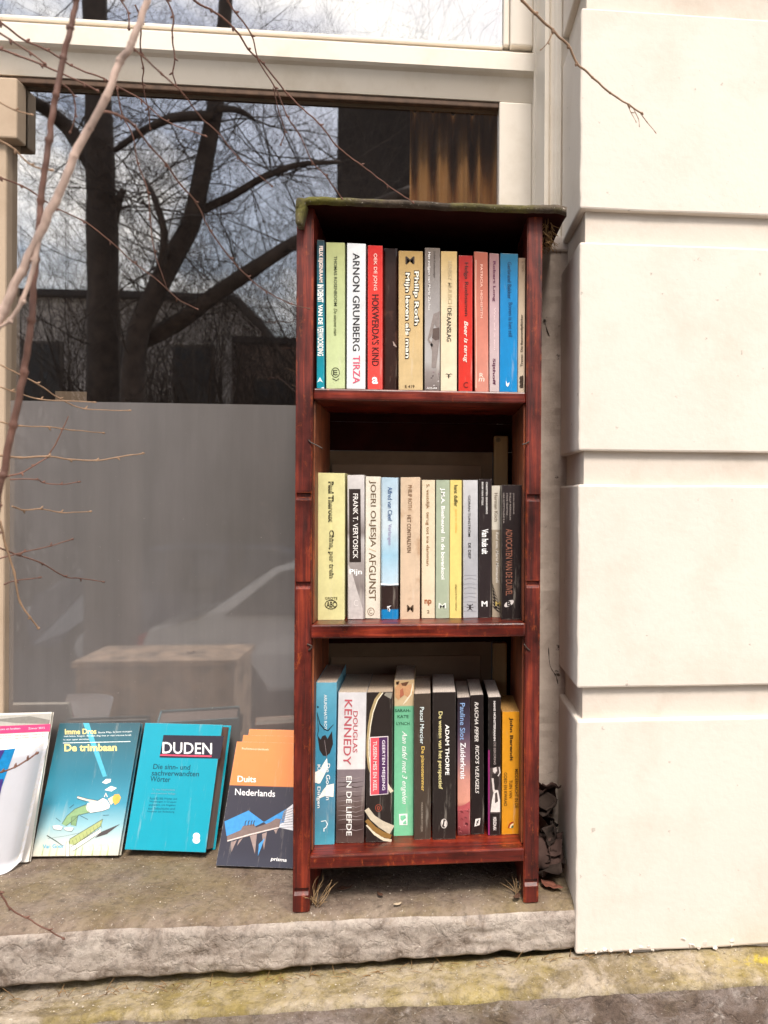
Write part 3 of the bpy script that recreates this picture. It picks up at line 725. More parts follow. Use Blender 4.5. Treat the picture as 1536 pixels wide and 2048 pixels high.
    def bee(cx, cy, s, c='2a211a'):
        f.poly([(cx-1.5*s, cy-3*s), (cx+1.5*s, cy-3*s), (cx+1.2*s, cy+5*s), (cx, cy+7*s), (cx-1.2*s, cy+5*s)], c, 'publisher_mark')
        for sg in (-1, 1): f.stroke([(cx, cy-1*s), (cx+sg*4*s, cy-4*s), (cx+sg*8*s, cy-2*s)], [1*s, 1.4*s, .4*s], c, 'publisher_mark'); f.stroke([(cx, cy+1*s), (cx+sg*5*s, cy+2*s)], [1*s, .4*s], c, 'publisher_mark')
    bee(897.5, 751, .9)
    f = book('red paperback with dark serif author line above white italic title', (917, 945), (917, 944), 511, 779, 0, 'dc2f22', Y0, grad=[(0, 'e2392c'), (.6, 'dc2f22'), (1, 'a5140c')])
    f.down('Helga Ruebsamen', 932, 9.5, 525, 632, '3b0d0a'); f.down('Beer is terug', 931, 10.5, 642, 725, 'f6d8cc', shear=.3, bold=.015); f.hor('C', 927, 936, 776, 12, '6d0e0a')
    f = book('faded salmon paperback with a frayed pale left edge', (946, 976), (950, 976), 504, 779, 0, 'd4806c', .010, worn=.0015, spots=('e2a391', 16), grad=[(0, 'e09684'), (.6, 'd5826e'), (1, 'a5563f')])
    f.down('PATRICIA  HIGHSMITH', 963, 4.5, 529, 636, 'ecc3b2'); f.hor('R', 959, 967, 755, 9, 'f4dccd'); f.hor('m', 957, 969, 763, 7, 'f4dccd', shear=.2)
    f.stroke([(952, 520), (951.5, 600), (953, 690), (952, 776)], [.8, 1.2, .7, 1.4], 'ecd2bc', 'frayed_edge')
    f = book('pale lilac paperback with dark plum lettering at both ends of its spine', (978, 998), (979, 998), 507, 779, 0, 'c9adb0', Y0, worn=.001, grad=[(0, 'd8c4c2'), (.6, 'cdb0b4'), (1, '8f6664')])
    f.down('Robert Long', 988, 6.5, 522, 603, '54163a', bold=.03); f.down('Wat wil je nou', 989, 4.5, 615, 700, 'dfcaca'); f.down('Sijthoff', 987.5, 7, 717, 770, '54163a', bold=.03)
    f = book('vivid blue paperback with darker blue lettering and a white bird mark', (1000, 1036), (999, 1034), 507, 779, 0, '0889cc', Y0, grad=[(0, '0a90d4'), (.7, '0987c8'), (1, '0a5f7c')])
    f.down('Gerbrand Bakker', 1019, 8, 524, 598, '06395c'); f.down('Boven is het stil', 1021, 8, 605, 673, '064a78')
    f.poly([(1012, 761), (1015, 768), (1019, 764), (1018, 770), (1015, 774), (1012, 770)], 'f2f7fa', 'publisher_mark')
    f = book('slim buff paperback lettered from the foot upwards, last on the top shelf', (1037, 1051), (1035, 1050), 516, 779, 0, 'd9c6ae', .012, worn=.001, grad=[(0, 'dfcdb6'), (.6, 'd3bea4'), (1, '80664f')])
    f.upw('Traven  Die Baumwollpfl\u00fccker', 1044, 6, 733, 629, '3a2c20', bold=.015); f.upw('505 1', 1046, 5, 543, 523, '6d5640'); f.upw('aaa', 1043, 8, 776, 751, '3a2c20', bold=.05)
top_shelf()

# ---- middle shelf
def mid_shelf():
    f = book('thick pale yellow paperback with black striped lettering, first on the middle shelf', (634, 690), (635, 688), 946, 1240, 1, 'ece6a8', worn=.0012, spots=('e2d48c', 8), page='e4d9b8')
    f.down('Paul Theroux', 662, 11, 963, 1045, '2a2615', bold=.05); f.down('China, per trein', 662, 12, 1060, 1157, '2a2615', bold=.05)
    for k in range(2): f.stroke([(660.5+2.9*k, 962), (660.5+2.9*k, 1158)], .7, 'ece6a8', 'letter_stripe', l=.0005)
    f.hor('GROTE', 650, 675, 1199, 5, '4a4428'); f.ring(662, 1209, 12.5, 9.5, 1.5, '2b2717'); f.hor('ABC', 653, 672, 1215, 12, '2b2717', bold=.02)
    f = book('grey photographic paperback with a black title panel on its spine', (693, 729), (695, 728), 950, 1239, 1, 'b9b2ae', grad=[(0, '9a908c'), (.12, 'b5adaa'), (.22, '8a807c'), (.38, 'aaa19d'), (.55, 'cfcac7'), (.6, '8d8480'), (.75, 'cac4c2'), (1, 'e5e0dd')])
    f.poly([(698, 978), (721, 978), (722, 1124), (699, 1124)], '2c211d', 'title_panel', l=.0002); f.down('FRANK T. VERTOSICK', 711, 10, 987, 1117, 'f0ece6', l=.0004)
    f.hor('Pijn', 699, 724, 1152, 14, 'f8f5f1', bold=.02); f.poly([(696, 1128), (702, 1138), (714, 1180), (726, 1218), (726, 1238), (697, 1238)], 'c1bab6'); f.ring(713, 1206, 5, 6, 1, 'e2dcd8', a0=40, a1=320)
    f = book('cream paperback with large thin brown capitals and a creased head', (729, 762), (730, 759), 953, 1238, 1, 'f2ead8', worn=.0022, spots=('e1d2b4', 10))
    f.down('JOERI OLJESJA', 745, 14, 961, 1094, '6b5742'); f.down('/', 745, 14, 1096, 1104, 'cbb79c'); f.down('AFGUNST', 745, 14, 1105, 1201, '6b5742'); f.ring(742, 1223, 7, 8, 1.1, '8a745c'); f.ring(742, 1223, 3.5, 4, 1, '8a745c', a0=30, a1=300)
    f = book('hardback in a light blue jacket that ends above a dark brown and blue foot', (762, 797), (762, 797), 955, 1239, 1, 'cfe2ee', hard=True, grad=[(0, '0f86c6'), (.068, '0f86c6'), (.072, '33231f'), (.235, '33231f'), (.24, 'cfe4f0'), (.45, 'a9d4ea'), (.65, 'd9e8ef'), (1, 'bcd6e6')])
    f.stroke([(761.5, 1168), (779, 1169.5), (797, 1168)], 2.4, 'f2f5f5', 'jacket_edge', l=.0009); f.down('Alfred van Cleef', 780, 9, 974, 1042, '3d5a86'); f.down('Verlangen', 779, 8.5, 1048, 1090, '9a93b4')
    f.poly([(774, 1213), (783, 1211), (778, 1215), (781, 1220), (777, 1222)], 'f4f7f8', 'publisher_mark'); f.poly([(774, 1215), (777, 1215), (780, 1224), (776, 1221)], 'f4f7f8', 'publisher_mark')
    f = book('foxed beige paperback with brown capitals and water stains near its head', (799, 841), (800, 838), 954, 1238, 1, 'e2c8ab', worn=.0018, spots=('a78362', 22))
    f.down('PHILIP ROTH', 820, 8, 970, 1020, '8a6a4c'); f.down('HET CONTRALEVEN', 818, 8, 1030, 1105, '6b4e35'); f.hor('M', 814, 827, 1223, 13, '5a4634')
    f = book('narrow cream paperback with brown lower case lettering and a brown block mark', (843, 870), (843, 869), 960, 1237, 1, 'f0dfc0', worn=.0012, spots=('dcc49c', 12))
    f.down('S. vestdijk  terug tot ina damman', 855, 8, 968, 1131, '8a6238'); f.hor('np', 849, 863, 1211, 12, 'a05a30', bold=.03); f.hor('2', 854, 859, 1226, 6, '8a7a60')
    f = book('sage green paperback with rounded white lettering', (871, 899), (871, 897), 960, 1237, 1, 'b4c0a6', spots=None)
    f.down('J.M.A. Biesheuvel  In de bovenkooi', 885, 10, 976, 1159, 'f2f3ec', bold=.03); f.hor('M', 877, 892, 1217, 11, 'e3e8dc')
    f = book('slim bright yellow paperback with black author name and tiny foot line', (899, 923), (899, 921), 960, 1237, 1, 'f6df86', spots=None)
    f.down('hans dulfer', 912, 7.5, 970, 1013, '2e2716', bold=.01); f.down('jazz in china', 912, 6, 1018, 1066, 'f2bd62'); f.down('uitgeverij bert bakker', 912, 4, 1168, 1222, '5c4b22')
    f = book('silver grey paperback with spaced black capitals and an insect mark', (924, 956), (926, 955), 960, 1236, 1, 'c4c4c8', grad=[(0, 'bfc0c5'), (.35, 'b9babf'), (.6, 'c3c3c7'), (1, 'dedee0')])
    f.down('GORAN TUNSTR\u00d6M', 939, 6, 991, 1073, '2b272a'); f.down('DE DIEP', 939, 5.5, 1086, 1117, '3a3538')
    for k in range(9): f.stroke([(928, 1150+k*9), (940, 1148+k*9+R.uniform(-2, 2)), (953, 1150+k*9)], .8, 'a5a5ab', 'printed_ripple')
    cx, cy = 940, 1213
    f.poly([(cx-2, cy-4), (cx+2, cy-4), (cx+1.5, cy+6), (cx-1.5, cy+6)], '2a2226', 'publisher_mark')
    for sg in (-1, 1): f.stroke([(cx, cy-1), (cx+sg*6, cy-5)], 1, '2a2226', 'publisher_mark'); f.stroke([(cx, cy+1), (cx+sg*7, cy+2)], 1, '2a2226', 'publisher_mark'); f.stroke([(cx, cy+3), (cx+sg*5, cy+8)], 1, '2a2226', 'publisher_mark')
    f = book('slim black paperback with a small bold white title half way down', (957, 983), (957, 981), 958, 1236, 1, '2f2526', wear=.2, worn=.0005)
    f.down('CHRISTIEN BRINKGREVE', 973.5, 3.5, 964, 1028, 'e8e4e0', bold=.02); f.down('BRAM VAN STOLK', 965, 3.5, 964, 1011, 'e8e4e0', bold=.02); f.down('Van huis uit', 970, 13, 1058, 1108, 'fbfaf7', bold=.03); f.hor('M', 963, 975, 1213, 11, 'f6f4f0', bold=.03)
    f = book('slim book half cream and half taupe with black claw marks at its foot', (983, 1001), (984, 1002), 971, 1235, 1, 'bdb09c', grad=[(0, 'b9ab96'), (.66, 'b3a48e'), (.668, 'efe8d8'), (1, 'efe8d8')])
    f.down('Herman Koch', 992, 6.5, 986, 1043, '7a6c5a'); f.down('Red ons, Maria Montanelli', 994, 6.5, 1064, 1166, 'f1ebdf', shear=.15)
    for k in range(8): u, v = 985+k*2.2, 1166+k*6.5; f.poly([(984, v), (u+2, v+6), (985+k*.8, v+5), (u+6, v+17), (986+k, v+10)], '1d1717', 'claw_mark')
    f.hor('M', 991, 1001, 1212, 9, 'd8bf72', bold=.02)
    f = book('broad black paperback with tall rust coloured capitals and an oval white mark', (1003, 1046), (1003, 1045), 970, 1229, 1, '211818', wear=.2, Y=.030, grad=[(0, '1e1515'), (.7, '241a1a'), (1, '2f2525')])
    for k, (tx, y1) in enumerate((('JOHN GRISHAM', 1028), ('PHILLIP MARGOLIN', 1040), ('STEVE MARTINI', 1030), ('LISA SCOTTOLINE E.A.', 1047))): f.down(tx, 1027-6.5*k, 3.2, 986, y1, 'a09690')
    f.down('ADVOCATEN VAN DE DUIVEL', 1018, 13, 1058, 1191, '8c5a48')
    f.poly([(1018+9.5*math.cos(a)-2.0*math.sin(a), 1207+6.5*math.sin(a)-3*math.cos(a)) for a in [i*math.pi/10 for i in range(20)]], 'cfc8c4', 'publisher_mark', l=.0002); f.hor('B', 1014, 1022, 1212, 10, '1d1414', bold=.04, l=.0004)
mid_shelf()

# ---- bottom shelf
def low_shelf():
    f = book('tall blue paperback with a black tulip and white petals, first on the bottom shelf', (630, 674), (627, 667), 1365, 1690, 2, '5aa9c4', depth=.125, page='c8b6a4', grad=[(0, '57b4cc'), (.1, '4f9ab4'), (.2, '5c93ad'), (.45, '3f8fae'), (.7, '4a9dbd'), (1, '6fb6cf')])
    f.down('ARUNDHATI ROY', 651, 6, 1389, 1459, 'e8f2f4'); f.down('De God van', 656, 8, 1527, 1600, 'f2f4f0'); f.down('Kleine Dingen', 637, 8, 1529, 1616, 'f2f4f0')
    f.poly([(635, 1470), (641, 1479), (645, 1472), (651, 1470), (655, 1478), (664, 1462), (666, 1488), (660, 1506), (653, 1512), (646, 1511), (639, 1500)], '2b2322'); f.stroke([(649, 1480), (654, 1515)], 1.2, '7a6f70', l=.0004)
    f.poly([(654, 1516), (656, 1535), (648, 1552), (640, 1567), (629, 1565), (628, 1545), (640, 1540), (646, 1528)], 'f1efe6'); f.poly([(668, 1567), (667, 1594), (650, 1592), (636, 1598), (646, 1580), (655, 1570)], 'f1efe6')
    f.stroke([(634, 1424), (640, 1448), (650, 1459), (656, 1461), (667, 1449)], [1, 2, 2, 2.5, .8], '21333c'); f.stroke([(634, 1424), (637, 1460), (635, 1472)], [.6, 1.8, 1.2], '2d4652'); f.poly([(634, 1412), (638, 1413), (637, 1416), (634, 1415)], '16242c')
    f.stroke([(642, 1643), (651, 1641), (655, 1648), (652, 1655), (648, 1657), (648, 1663)], 2, 'e6f0f2', 'publisher_mark')
    f = book('thick book with white upper half and grey sea below, red serif capitals', (676, 733), (671, 727), 1385, 1686, 2, 'e9e3e2', depth=.125, page='cbb9a4', worn=.0008, grad=[(0, '5d4a45'), (.1, '4b3835'), (.25, '6c5a55'), (.40, '8f8284'), (.485, '8a7c80'), (.49, 'f0ebe9'), (1, 'e2e0e2')])
    f.down('DOUGLAS', 711, 9.5, 1422, 1505, 'b8565e', tilt=-1); f.down('KENNEDY', 697, 15, 1399, 1530, 'b8565e', tilt=-3); f.down('EN DE LIEFDE', 698, 10.5, 1552, 1671, 'f4f1ec', tilt=0)
    for k in range(12): v = 1555+k*9.5; f.stroke([(676, v), (695, v+R.uniform(-3, 1)), (712, v+R.uniform(-1, 3)), (727, v-2)], [.4, 1.6, 1.2, .4], R.choice(['3e2d2a', '4a3836', '9a8c8a']), 'printed_wave', l=.00012)
    f = book('dark paperback with a pale ring arc and a pink and purple title label', (733, 786), (731, 784), 1384, 1684, 2, '2e2522', depth=.118, page='c9b49c')
    arc = [(763, 1385), (752, 1400), (743, 1425), (738, 1452), (735, 1480), (735, 1510), (738, 1535), (745, 1555)]
    f.stroke(arc, [7, 7, 6, 5, 4, 4, 4, 3], 'a8946c', 'printed_ring'); f.stroke([(u+3, v) for u, v in arc], [2]*8, 'e6dcc4', 'printed_ring', l=.0003)
    f.stroke([(733, 1618), (745, 1635), (762, 1648), (784, 1660)], [10, 12, 15, 20], 'c9bda6', 'printed_ring'); f.stroke([(733, 1640), (748, 1657), (765, 1668), (782, 1674)], [8, 10, 11, 10], '8d6a38', 'printed_ring', l=.0003); f.stroke([(733, 1650), (750, 1668), (768, 1679), (783, 1681)], [3, 5, 6, 5], 'e0d4ba', 'printed_ring', l=.0003)
    f.poly([(772, 1385), (785, 1385), (782, 1398), (768, 1390)], '8d887c', l=.0002); f.stroke([(770, 1560), (778, 1575), (784, 1584)], [4, 6, 8], 'd6cab0', 'printed_ring')
    f.poly([(740, 1474), (776.5, 1472), (776.5, 1588), (740, 1591)], 'efe4e2', 'title_label', l=.0004); f.poly([(741.3, 1475.5), (758, 1474.6), (758, 1588.3), (741.3, 1589.3)], 'f0545e', 'title_label', l=.00055); f.poly([(758, 1474.6), (775.3, 1473.5), (775.3, 1586.7), (758, 1588.3)], '4d2c56', 'title_label', l=.00055)
    f.down('GEERTEN MEIJSING', 766.5, 7.5, 1480, 1580, 'efe6ee', l=.0008); f.down('TUSSEN MES EN KEEL', 750, 7.5, 1482, 1582, 'fbdcd8', l=.0008); f.ring(757, 1616, 6.5, 7.5, 1, 'a04a34'); f.ring(757, 1616, 3, 3.5, 1.5, 'a04a34')
    f = book('mint green paperback with a painted picture at its head and white script', (787, 829), (787, 826), 1360, 1667, 2, '8fe0b0', depth=.115, page='d8c6b0', grad=[(0, '8de6b4'), (.5, '86d8ac'), (.83, '7fcfa4'), (.835, 'e9cfa6'), (1, 'd9b98a')], Y=.050)
    f.poly([(790, 1375), (800, 1366), (812, 1372), (822, 1368), (826, 1385), (816, 1395), (806, 1388), (797, 1400), (791, 1394)], 'c9986e'); f.poly([(792, 1364), (799, 1362), (797, 1369), (793, 1369)], '3a2418', l=.0003); f.poly([(802, 1366), (818, 1363), (812, 1372), (804, 1371)], '6b4630', l=.0003); f.poly([(800, 1380), (806, 1376), (808, 1390), (800, 1396)], 'b06a50', l=.0003); f.stroke([(826, 1366), (822, 1388), (812, 1402), (806, 1409)], [1, 3, 3, 1], 'f4e6cc', l=.0003)
    f.hor('SARAH-', 790, 821, 1424, 6, '1f4a36'); f.hor('KATE', 795, 817, 1436, 6, '1f4a36'); f.hor('LYNCH', 793, 819, 1450, 6, '1f4a36')
    f.down('Aan tafel met 3 engelen', 808, 13, 1462, 1608, 'f4fbf6', shear=.35)
    f.poly([(798, 1628), (815, 1627), (815, 1650), (799, 1650)], 'f4fbf6', 'publisher_mark'); f.poly([(801, 1631), (811, 1630), (812, 1636), (804, 1642), (801, 1638)], '86d8ac', 'publisher_mark', l=.0004); f.poly([(806, 1645), (812, 1640), (813, 1648), (806, 1648)], '86d8ac', 'publisher_mark', l=.0004)
    f = book('dark olive brown paperback with cream author and yellow title', (828, 862), (828, 862), 1387, 1679, 2, '4a3e34', depth=.12, page='d6c4b2', worn=.0008)
    f.down('Pascal Mercier', 844, 8, 1414, 1488, 'd8e4e2'); f.down('De pianostemmer', 845, 8.5, 1493, 1582, 'e9c468'); f.down('WERELDBIBLIOTHEEK', 844, 3.4, 1604, 1664, '9a8e80')
    f = book('wide near black paperback with white author capitals and pale yellow title', (863, 912), (865, 910), 1384, 1679, 2, '2a221f', depth=.12, page='ddd0c4', wear=.2, worn=.0008)
    f.down('ADAM THORPE', 894.5, 8, 1449, 1550, 'f4f0ea', bold=.02); f.down('De wetten van het perspectief', 880, 10, 1423, 1578, 'e8dc9c')
    f.ring(888, 1647, 6.5, 9.5, 1.2, 'dcd4cc'); f.poly([(883, 1640), (887, 1639), (886, 1646), (884, 1652)], 'dcd4cc', 'publisher_mark'); f.poly([(889, 1643), (893, 1641), (892, 1654), (888, 1652)], 'dcd4cc', 'publisher_mark')
    f = book('paperback shading from navy to pink above a red hillside', (914, 940), (915, 940), 1395, 1671, 2, 'c98f88', depth=.12, page='d6c8bc', grad=[(0, '5a2228'), (.05, '9c4a4e'), (.2, 'b5565a'), (.24, 'e9a48e'), (.4, 'dd9c8c'), (.55, '9b7680'), (.75, '4d4154'), (1, '241b22')])
    f.down('Pauline Slot', 925, 10, 1406, 1480, '8fb0dc'); f.down('Zuiderkruis', 926, 10.5, 1485, 1558, 'f4f2f4', bold=.02)
    f.poly([(915, 1614), (928, 1610), (940, 1602), (940, 1618), (926, 1622), (915, 1622)], 'b5565a', 'printed_hill')
    for k in range(16): u, v = R.uniform(917, 937), R.uniform(1618, 1666); f.stroke([(u-2, v), (u, v-2), (u+2.5, v+1)], .9, R.choice(['6d2a32', '3f181f', 'd07a7c']), 'printed_hill', l=.0004)
    f = book('slim black paperback with one line of white italic capitals', (940, 967), (942, 968), 1390, 1669, 2, '221817', depth=.118, page='d9ccc0', wear=.2)
    f.down('RASCHA PEPER', 953, 7.5, 1404, 1483, 'e8e2dc', shear=.25); f.down("RICO'S VLEUGELS", 954.5, 7.5, 1490, 1587, 'e8e2dc', shear=.25)
    f.poly([(951, 1638), (961, 1636), (959, 1650), (949, 1653)], 'efeae4', 'publisher_mark'); f.poly([(953, 1640), (958.5, 1639), (957, 1648), (951.5, 1650)], '221817', 'publisher_mark', l=.0004); f.hor('D', 953, 957.5, 1648, 8, 'efeae4', l=.0006)
    f = book('black paperback with magenta side and a photograph of a woman in a pale skirt', (976, 1002), (976, 1001), 1394, 1671, 2, '1f1716', depth=.115, page='e0d4ca', wear=.2)
    f.poly([(976.2, 1500), (979.5, 1500), (979.5, 1670.5), (976.2, 1670.5)], '8a2a66', 'printed_edge')
    f.down('HANS M\u00dcNSTERMANN', 989.5, 5, 1402, 1482, 'e6e0dc', bold=.03); f.down('DE BEKORING', 989.5, 4.5, 1485, 1529, 'a89a96')
    f.poly([(979.7, 1536), (1001, 1532), (1001, 1627), (979.7, 1627)], '4a3f3d', 'printed_picture'); f.poly([(986, 1536), (993, 1534), (994, 1542), (990, 1547), (986, 1543)], 'd0c6c2', l=.0004); f.poly([(984, 1548), (997, 1547), (998, 1568), (994, 1580), (986, 1578)], '2a2220', l=.0004)
    f.poly([(983, 1556), (987, 1556), (989, 1578), (992, 1582), (986, 1584)], 'cfc4be', l=.0006); f.poly([(988, 1580), (996, 1580), (1000, 1600), (1000, 1624), (981, 1624), (984, 1600)], 'e0d8d2', l=.0005); f.poly([(990, 1586), (994, 1584), (996, 1602), (990, 1606)], '4a3f3d', l=.0008); f.stroke([(998, 1534), (1000, 1545), (996, 1552)], 2, 'd8cfca', l=.0006)
    f.down('MERIDIAAN', 989.5, 6.5, 1634, 1660, 'efe9e4', bold=.02)
    f = book('short amber paperback with bold dark lettering and a rainbow mark', (1003, 1041), (1003, 1038), 1423, 1669, 2, 'f0a524', depth=.10, page='b58a4c')
    f.down('John Berendt', 1022, 8.5, 1435, 1522, '35230f', bold=.03); f.down('MIDDERNACHT IN DE', 1033, 6.5, 1538, 1616, '5a3a12'); f.down('TUIN VAN', 1021.5, 6.5, 1560, 1596, '5a3a12'); f.down('GOED EN KWAAD', 1011, 6.5, 1545, 1612, '5a3a12')
    for k, c in enumerate(('a03a20', 'e9dcb8', '2d6f5a')): f.ring(1027, 1656, 11-3.4*k, 13-4*k, 2.6, c, a0=180, a1=270)
low_shelf()

# ------------------------------------------------------------------ books leaning on the glass
GL = 'books and magazines leaning against the window glass'
def lean_frame(BL, BR, TL, th):
    """rigid frame of a leaning book from three seen corners; its rear lower edge rests on the sill"""
    z0 = 0.0015
    for it in range(6):
        a, b = PZ(*BL, z0), PZ(*BR, z0); ex = (b-a)
        d = ray(*TL); t = (a-CAM).dot(ex)/d.dot(ex); T = CAM+d*t
        ymax = YG-.003-th*1.0
        lim = (ymax-CAM.y)/d.y
        if t > lim: T = CAM+d*lim
        ey = T-a; exn = ex.normalized(); ey2 = ey-exn*ey.dot(exn); eyn = ey2.normalized(); nb = exn.cross(eyn); nb = -nb if nb.y < 0 else nb
        z0 = max(.0015, -nb.z*th+.0012)
    M = Matrix(((exn.x, nb.x, eyn.x, a.x), (exn.y, nb.y, eyn.y, a.y), (exn.z, nb.z, eyn.z, a.z), (0, 0, 0, 1)))
    return M, ex.length, ey2.length
def leaning(name, lab, cat, BL, BR, TL, th, c, hard, page, grad=None, cmat=None, parts=True):
    M, wd, h = lean_frame(BL, BR, TL, th)
    root = thing(name, lab, cat, GL, M)
    t = .002 if hard else .0004
    # covers: front board, spine on the left, back board
    inset = .003 if hard else .0003
    bm = bmesh.new(); box(bm, 0, wd, 0, t, 0, h, t*.3); box(bm, 0, wd, th-t, th, 0, h, t*.3); box(bm, -.0004, t, t+.0001, th-t-.0001, .0002, h-.0002)
    cv = link('cover', bm_mesh(bm), cmat or cover_mat(c, .3, .06, None, .3, grad), root)
    bm = bmesh.new(); box(bm, t+.0005, wd-inset-.0005, t+.0002, th-t-.0002, inset, h-inset); link('page_block', bm_mesh(bm), paper_mat(page), root)
    n = -(M.to_3x3() @ Vector((0, 1, 0)))
    return Face(M.translation.copy(), n, M, cv), root, M, wd, h

f, _, _, _, _ = leaning('book', 'teal illustrated childrens paperback with yellow title leaning on the glass', 'book', (63, 1713), (236, 1711), (119, 1446), .013, '2a8fa8', True, 'd8d0c4', grad=[(0, 'dcd6c4'), (.10, 'c8d4ce'), (.22, '94c2cc'), (.38, '3d98b2'), (.6, '2b7c92'), (.85, '2f6876'), (1, '2f5a66')])
f.text('Imme Dros', (130, 1469), (193, 1468), 11, 'f3dc8c', bold=.02, name='author_name'); f.text('Beste Filip, ik kom morgen', (197, 1467.5), (264, 1465), 4, 'e4ecea'); f.text("met lotus. Rogier. En elke dag was er een nieuwe brief,", (128, 1475), (263, 1472.5), 4, 'e4ecea'); f.text('in een open envelop', (127, 1482), (178, 1480.5), 4, 'e4ecea')
f.stroke([(126, 1486), (261, 1483)], 1.3, 'e9efec', 'rule'); f.text('De trimbaan', (129, 1503), (234, 1502), 15, 'f3dc8c', bold=.03, name='title')
f.poly([(166, 1446), (178, 1446), (214, 1552), (206, 1554)], '4fb0c8', 'printed_beam', l=.00012)
f.poly([(204, 1565), (212, 1558), (222, 1558), (221, 1564), (212, 1568)], 'f4f2e4', 'printed_sheet'); f.poly([(209, 1580), (222, 1572), (234, 1576), (223, 1583)], 'f4f2e4', 'printed_sheet')
f.stroke([(155, 1594), (163, 1597), (176, 1600), (194, 1605)], [4, 3.5, 4, 6], 'ecd9c8', 'printed_arm'); f.poly([(172, 1612), (176, 1606), (196, 1602), (206, 1596), (214, 1600), (220, 1610), (218, 1618), (205, 1622), (180, 1626), (174, 1620)], 'ece6e0', 'printed_shirt', l=.0003); f.poly([(216, 1598), (226, 1592), (232, 1600), (222, 1610)], 'f0d4bc', 'printed_head', l=.0003)
f.poly([(225, 1596), (229, 1589), (238, 1588), (242, 1595), (238, 1605), (230, 1610), (226, 1603)], 'eab04c', 'printed_hair', l=.0004)
f.poly([(172, 1610), (178, 1625), (158, 1630), (148, 1640), (132, 1652), (124, 1648), (134, 1632), (150, 1618)], '86a878', 'printed_trousers'); f.poly([(144, 1634), (156, 1631), (152, 1652), (142, 1650)], '7a9c6e', 'printed_trousers', l=.0003)
f.poly([(105, 1652), (116, 1650), (126, 1654), (122, 1660), (108, 1658)], 'f2eee8', 'printed_shoe'); f.poly([(128, 1656), (140, 1654), (148, 1656), (142, 1662), (130, 1660)], 'f2eee8', 'printed_shoe')
f.poly([(138, 1688), (140, 1678), (192, 1646), (206, 1638), (202, 1652), (150, 1690)], 'a8b276', 'printed_plank'); f.poly([(142, 1694), (200, 1658), (203, 1664), (146, 1702)], 'eeeadc', 'printed_plank', l=.0003); f.poly([(190, 1676), (202, 1664), (240, 1648), (214, 1668)], '4a4444', 'printed_plank', l=.0003)
f.poly([(132, 1712), (133, 1684), (138, 1682), (139, 1712)], 'f0ece0', 'printed_post', l=.0004); f.stroke([(94, 1671), (112, 1682), (126, 1692)], [2, 2, 1], '3f4a44', 'printed_plank'); f.poly([(168, 1692), (206, 1684), (226, 1684), (220, 1702), (166, 1702)], 'ddd6c4', 'printed_wall', l=.0002)
for q_ in ([(155, 1592), (176, 1598), (196, 1601), (207, 1595)], [(155, 1597), (172, 1603), (174, 1613), (180, 1626)], [(180, 1626), (205, 1622), (219, 1617)], [(124, 1648), (134, 1632), (150, 1618), (172, 1609)], [(132, 1652), (148, 1640), (158, 1630), (178, 1625)], [(142, 1650), (144, 1634), (156, 1631), (152, 1652)], [(105, 1652), (108, 1659), (122, 1661), (126, 1654)], [(128, 1657), (131, 1661), (143, 1663), (148, 1656)], [(199, 1612), (203, 1604), (212, 1604), (214, 1612), (206, 1615)], [(138, 1688), (140, 1678), (206, 1638), (202, 1652), (150, 1690)], [(142, 1694), (200, 1658), (203, 1664), (146, 1702)], [(132, 1712), (133, 1684), (138, 1682), (139, 1712)]): f.stroke(q_, .8, '4c5a50', 'printed_outline', l=.0006)
for k in range(9): f.stroke([(145+k*7, 1680-k*4.2), (148+k*7, 1690-k*4.2)], .7, '6d7a48', 'printed_outline', l=.0006)
f.stroke([(96, 1677), (130, 1672), (158, 1666)], .6, '6a7a7a', 'printed_outline'); f.stroke([(209, 1594), (212, 1586), (215, 1594)], 2, 'f0e2d4', 'printed_hand', l=.0005)
for a, b_ in (((139, 1616), (148, 1609)), ((160, 1631), (176, 1639)), ((206, 1631), (218, 1630)), ((112, 1636), (121, 1643))): f.stroke([a, b_], 1.1, '37545c', 'printed_stroke')
f.text('Van Goor', (86, 1697), (128, 1696), 8, '4aa8c6', bold=.02, name='publisher_mark')
for u in (84, 98, 112, 150, 162, 184, 200, 214): f.stroke([(u, 1711), (u+3, 1697), (u+2, 1688)], [2.4, 1.4, .5], R.choice(['a9bb84', 'c6cc9a']), 'printed_grass', l=.0005)

f, _, _, _, _ = leaning('book', 'thick turquoise dictionary with a dark title block leaning on the glass', 'book', (249, 1699), (411, 1705), (303, 1446), .040, '10a6be', True, 'a8938a', grad=None)
f.poly([(327, 1470), (448, 1472), (440, 1517.5), (319, 1515)], '2c2634', 'title_block'); f.text('DUDEN', (325, 1507), (424, 1509), 23, 'fbfbfb', name='title', l=.0005, bold=.012); f.poly([(321, 1508.5), (424, 1511), (423, 1514), (320, 1511.5)], 'e0506a', 'rule', l=.0005)
f.text('Die sinn- und', (306, 1538), (381, 1540), 10.5, '104a5c', bold=.012, shear=.12); f.text('sachverwandten', (303, 1551), (398, 1553), 10.5, '104a5c', bold=.012, shear=.12); f.text('W\u00f6rter', (301, 1563), (341, 1564.5), 11, '104a5c', bold=.012, shear=.12)
f.text('2., neu bearbeitete', (305, 1581), (350, 1582), 4.4, '6f9aa4'); f.text('und erweiterte Auflage', (302, 1589), (351, 1590), 4.4, '6f9aa4')
for k, t in enumerate(('Rund 82 000 W\u00f6rter und', 'Wendungen in Gruppen', 'gegliedert, mit Angaben', 'zur Stilschicht und', 'Nuancen zur Bedeutung')): f.text(t, (300-1.3*k, 1599+6.6*k), (354-1.3*k, 1600+6.6*k), 4.6, '0e6478', bold=.01)
f.text('8', (385, 1687), (400, 1687.5), 22, 'f4fafa', name='volume_number', bold=.06)

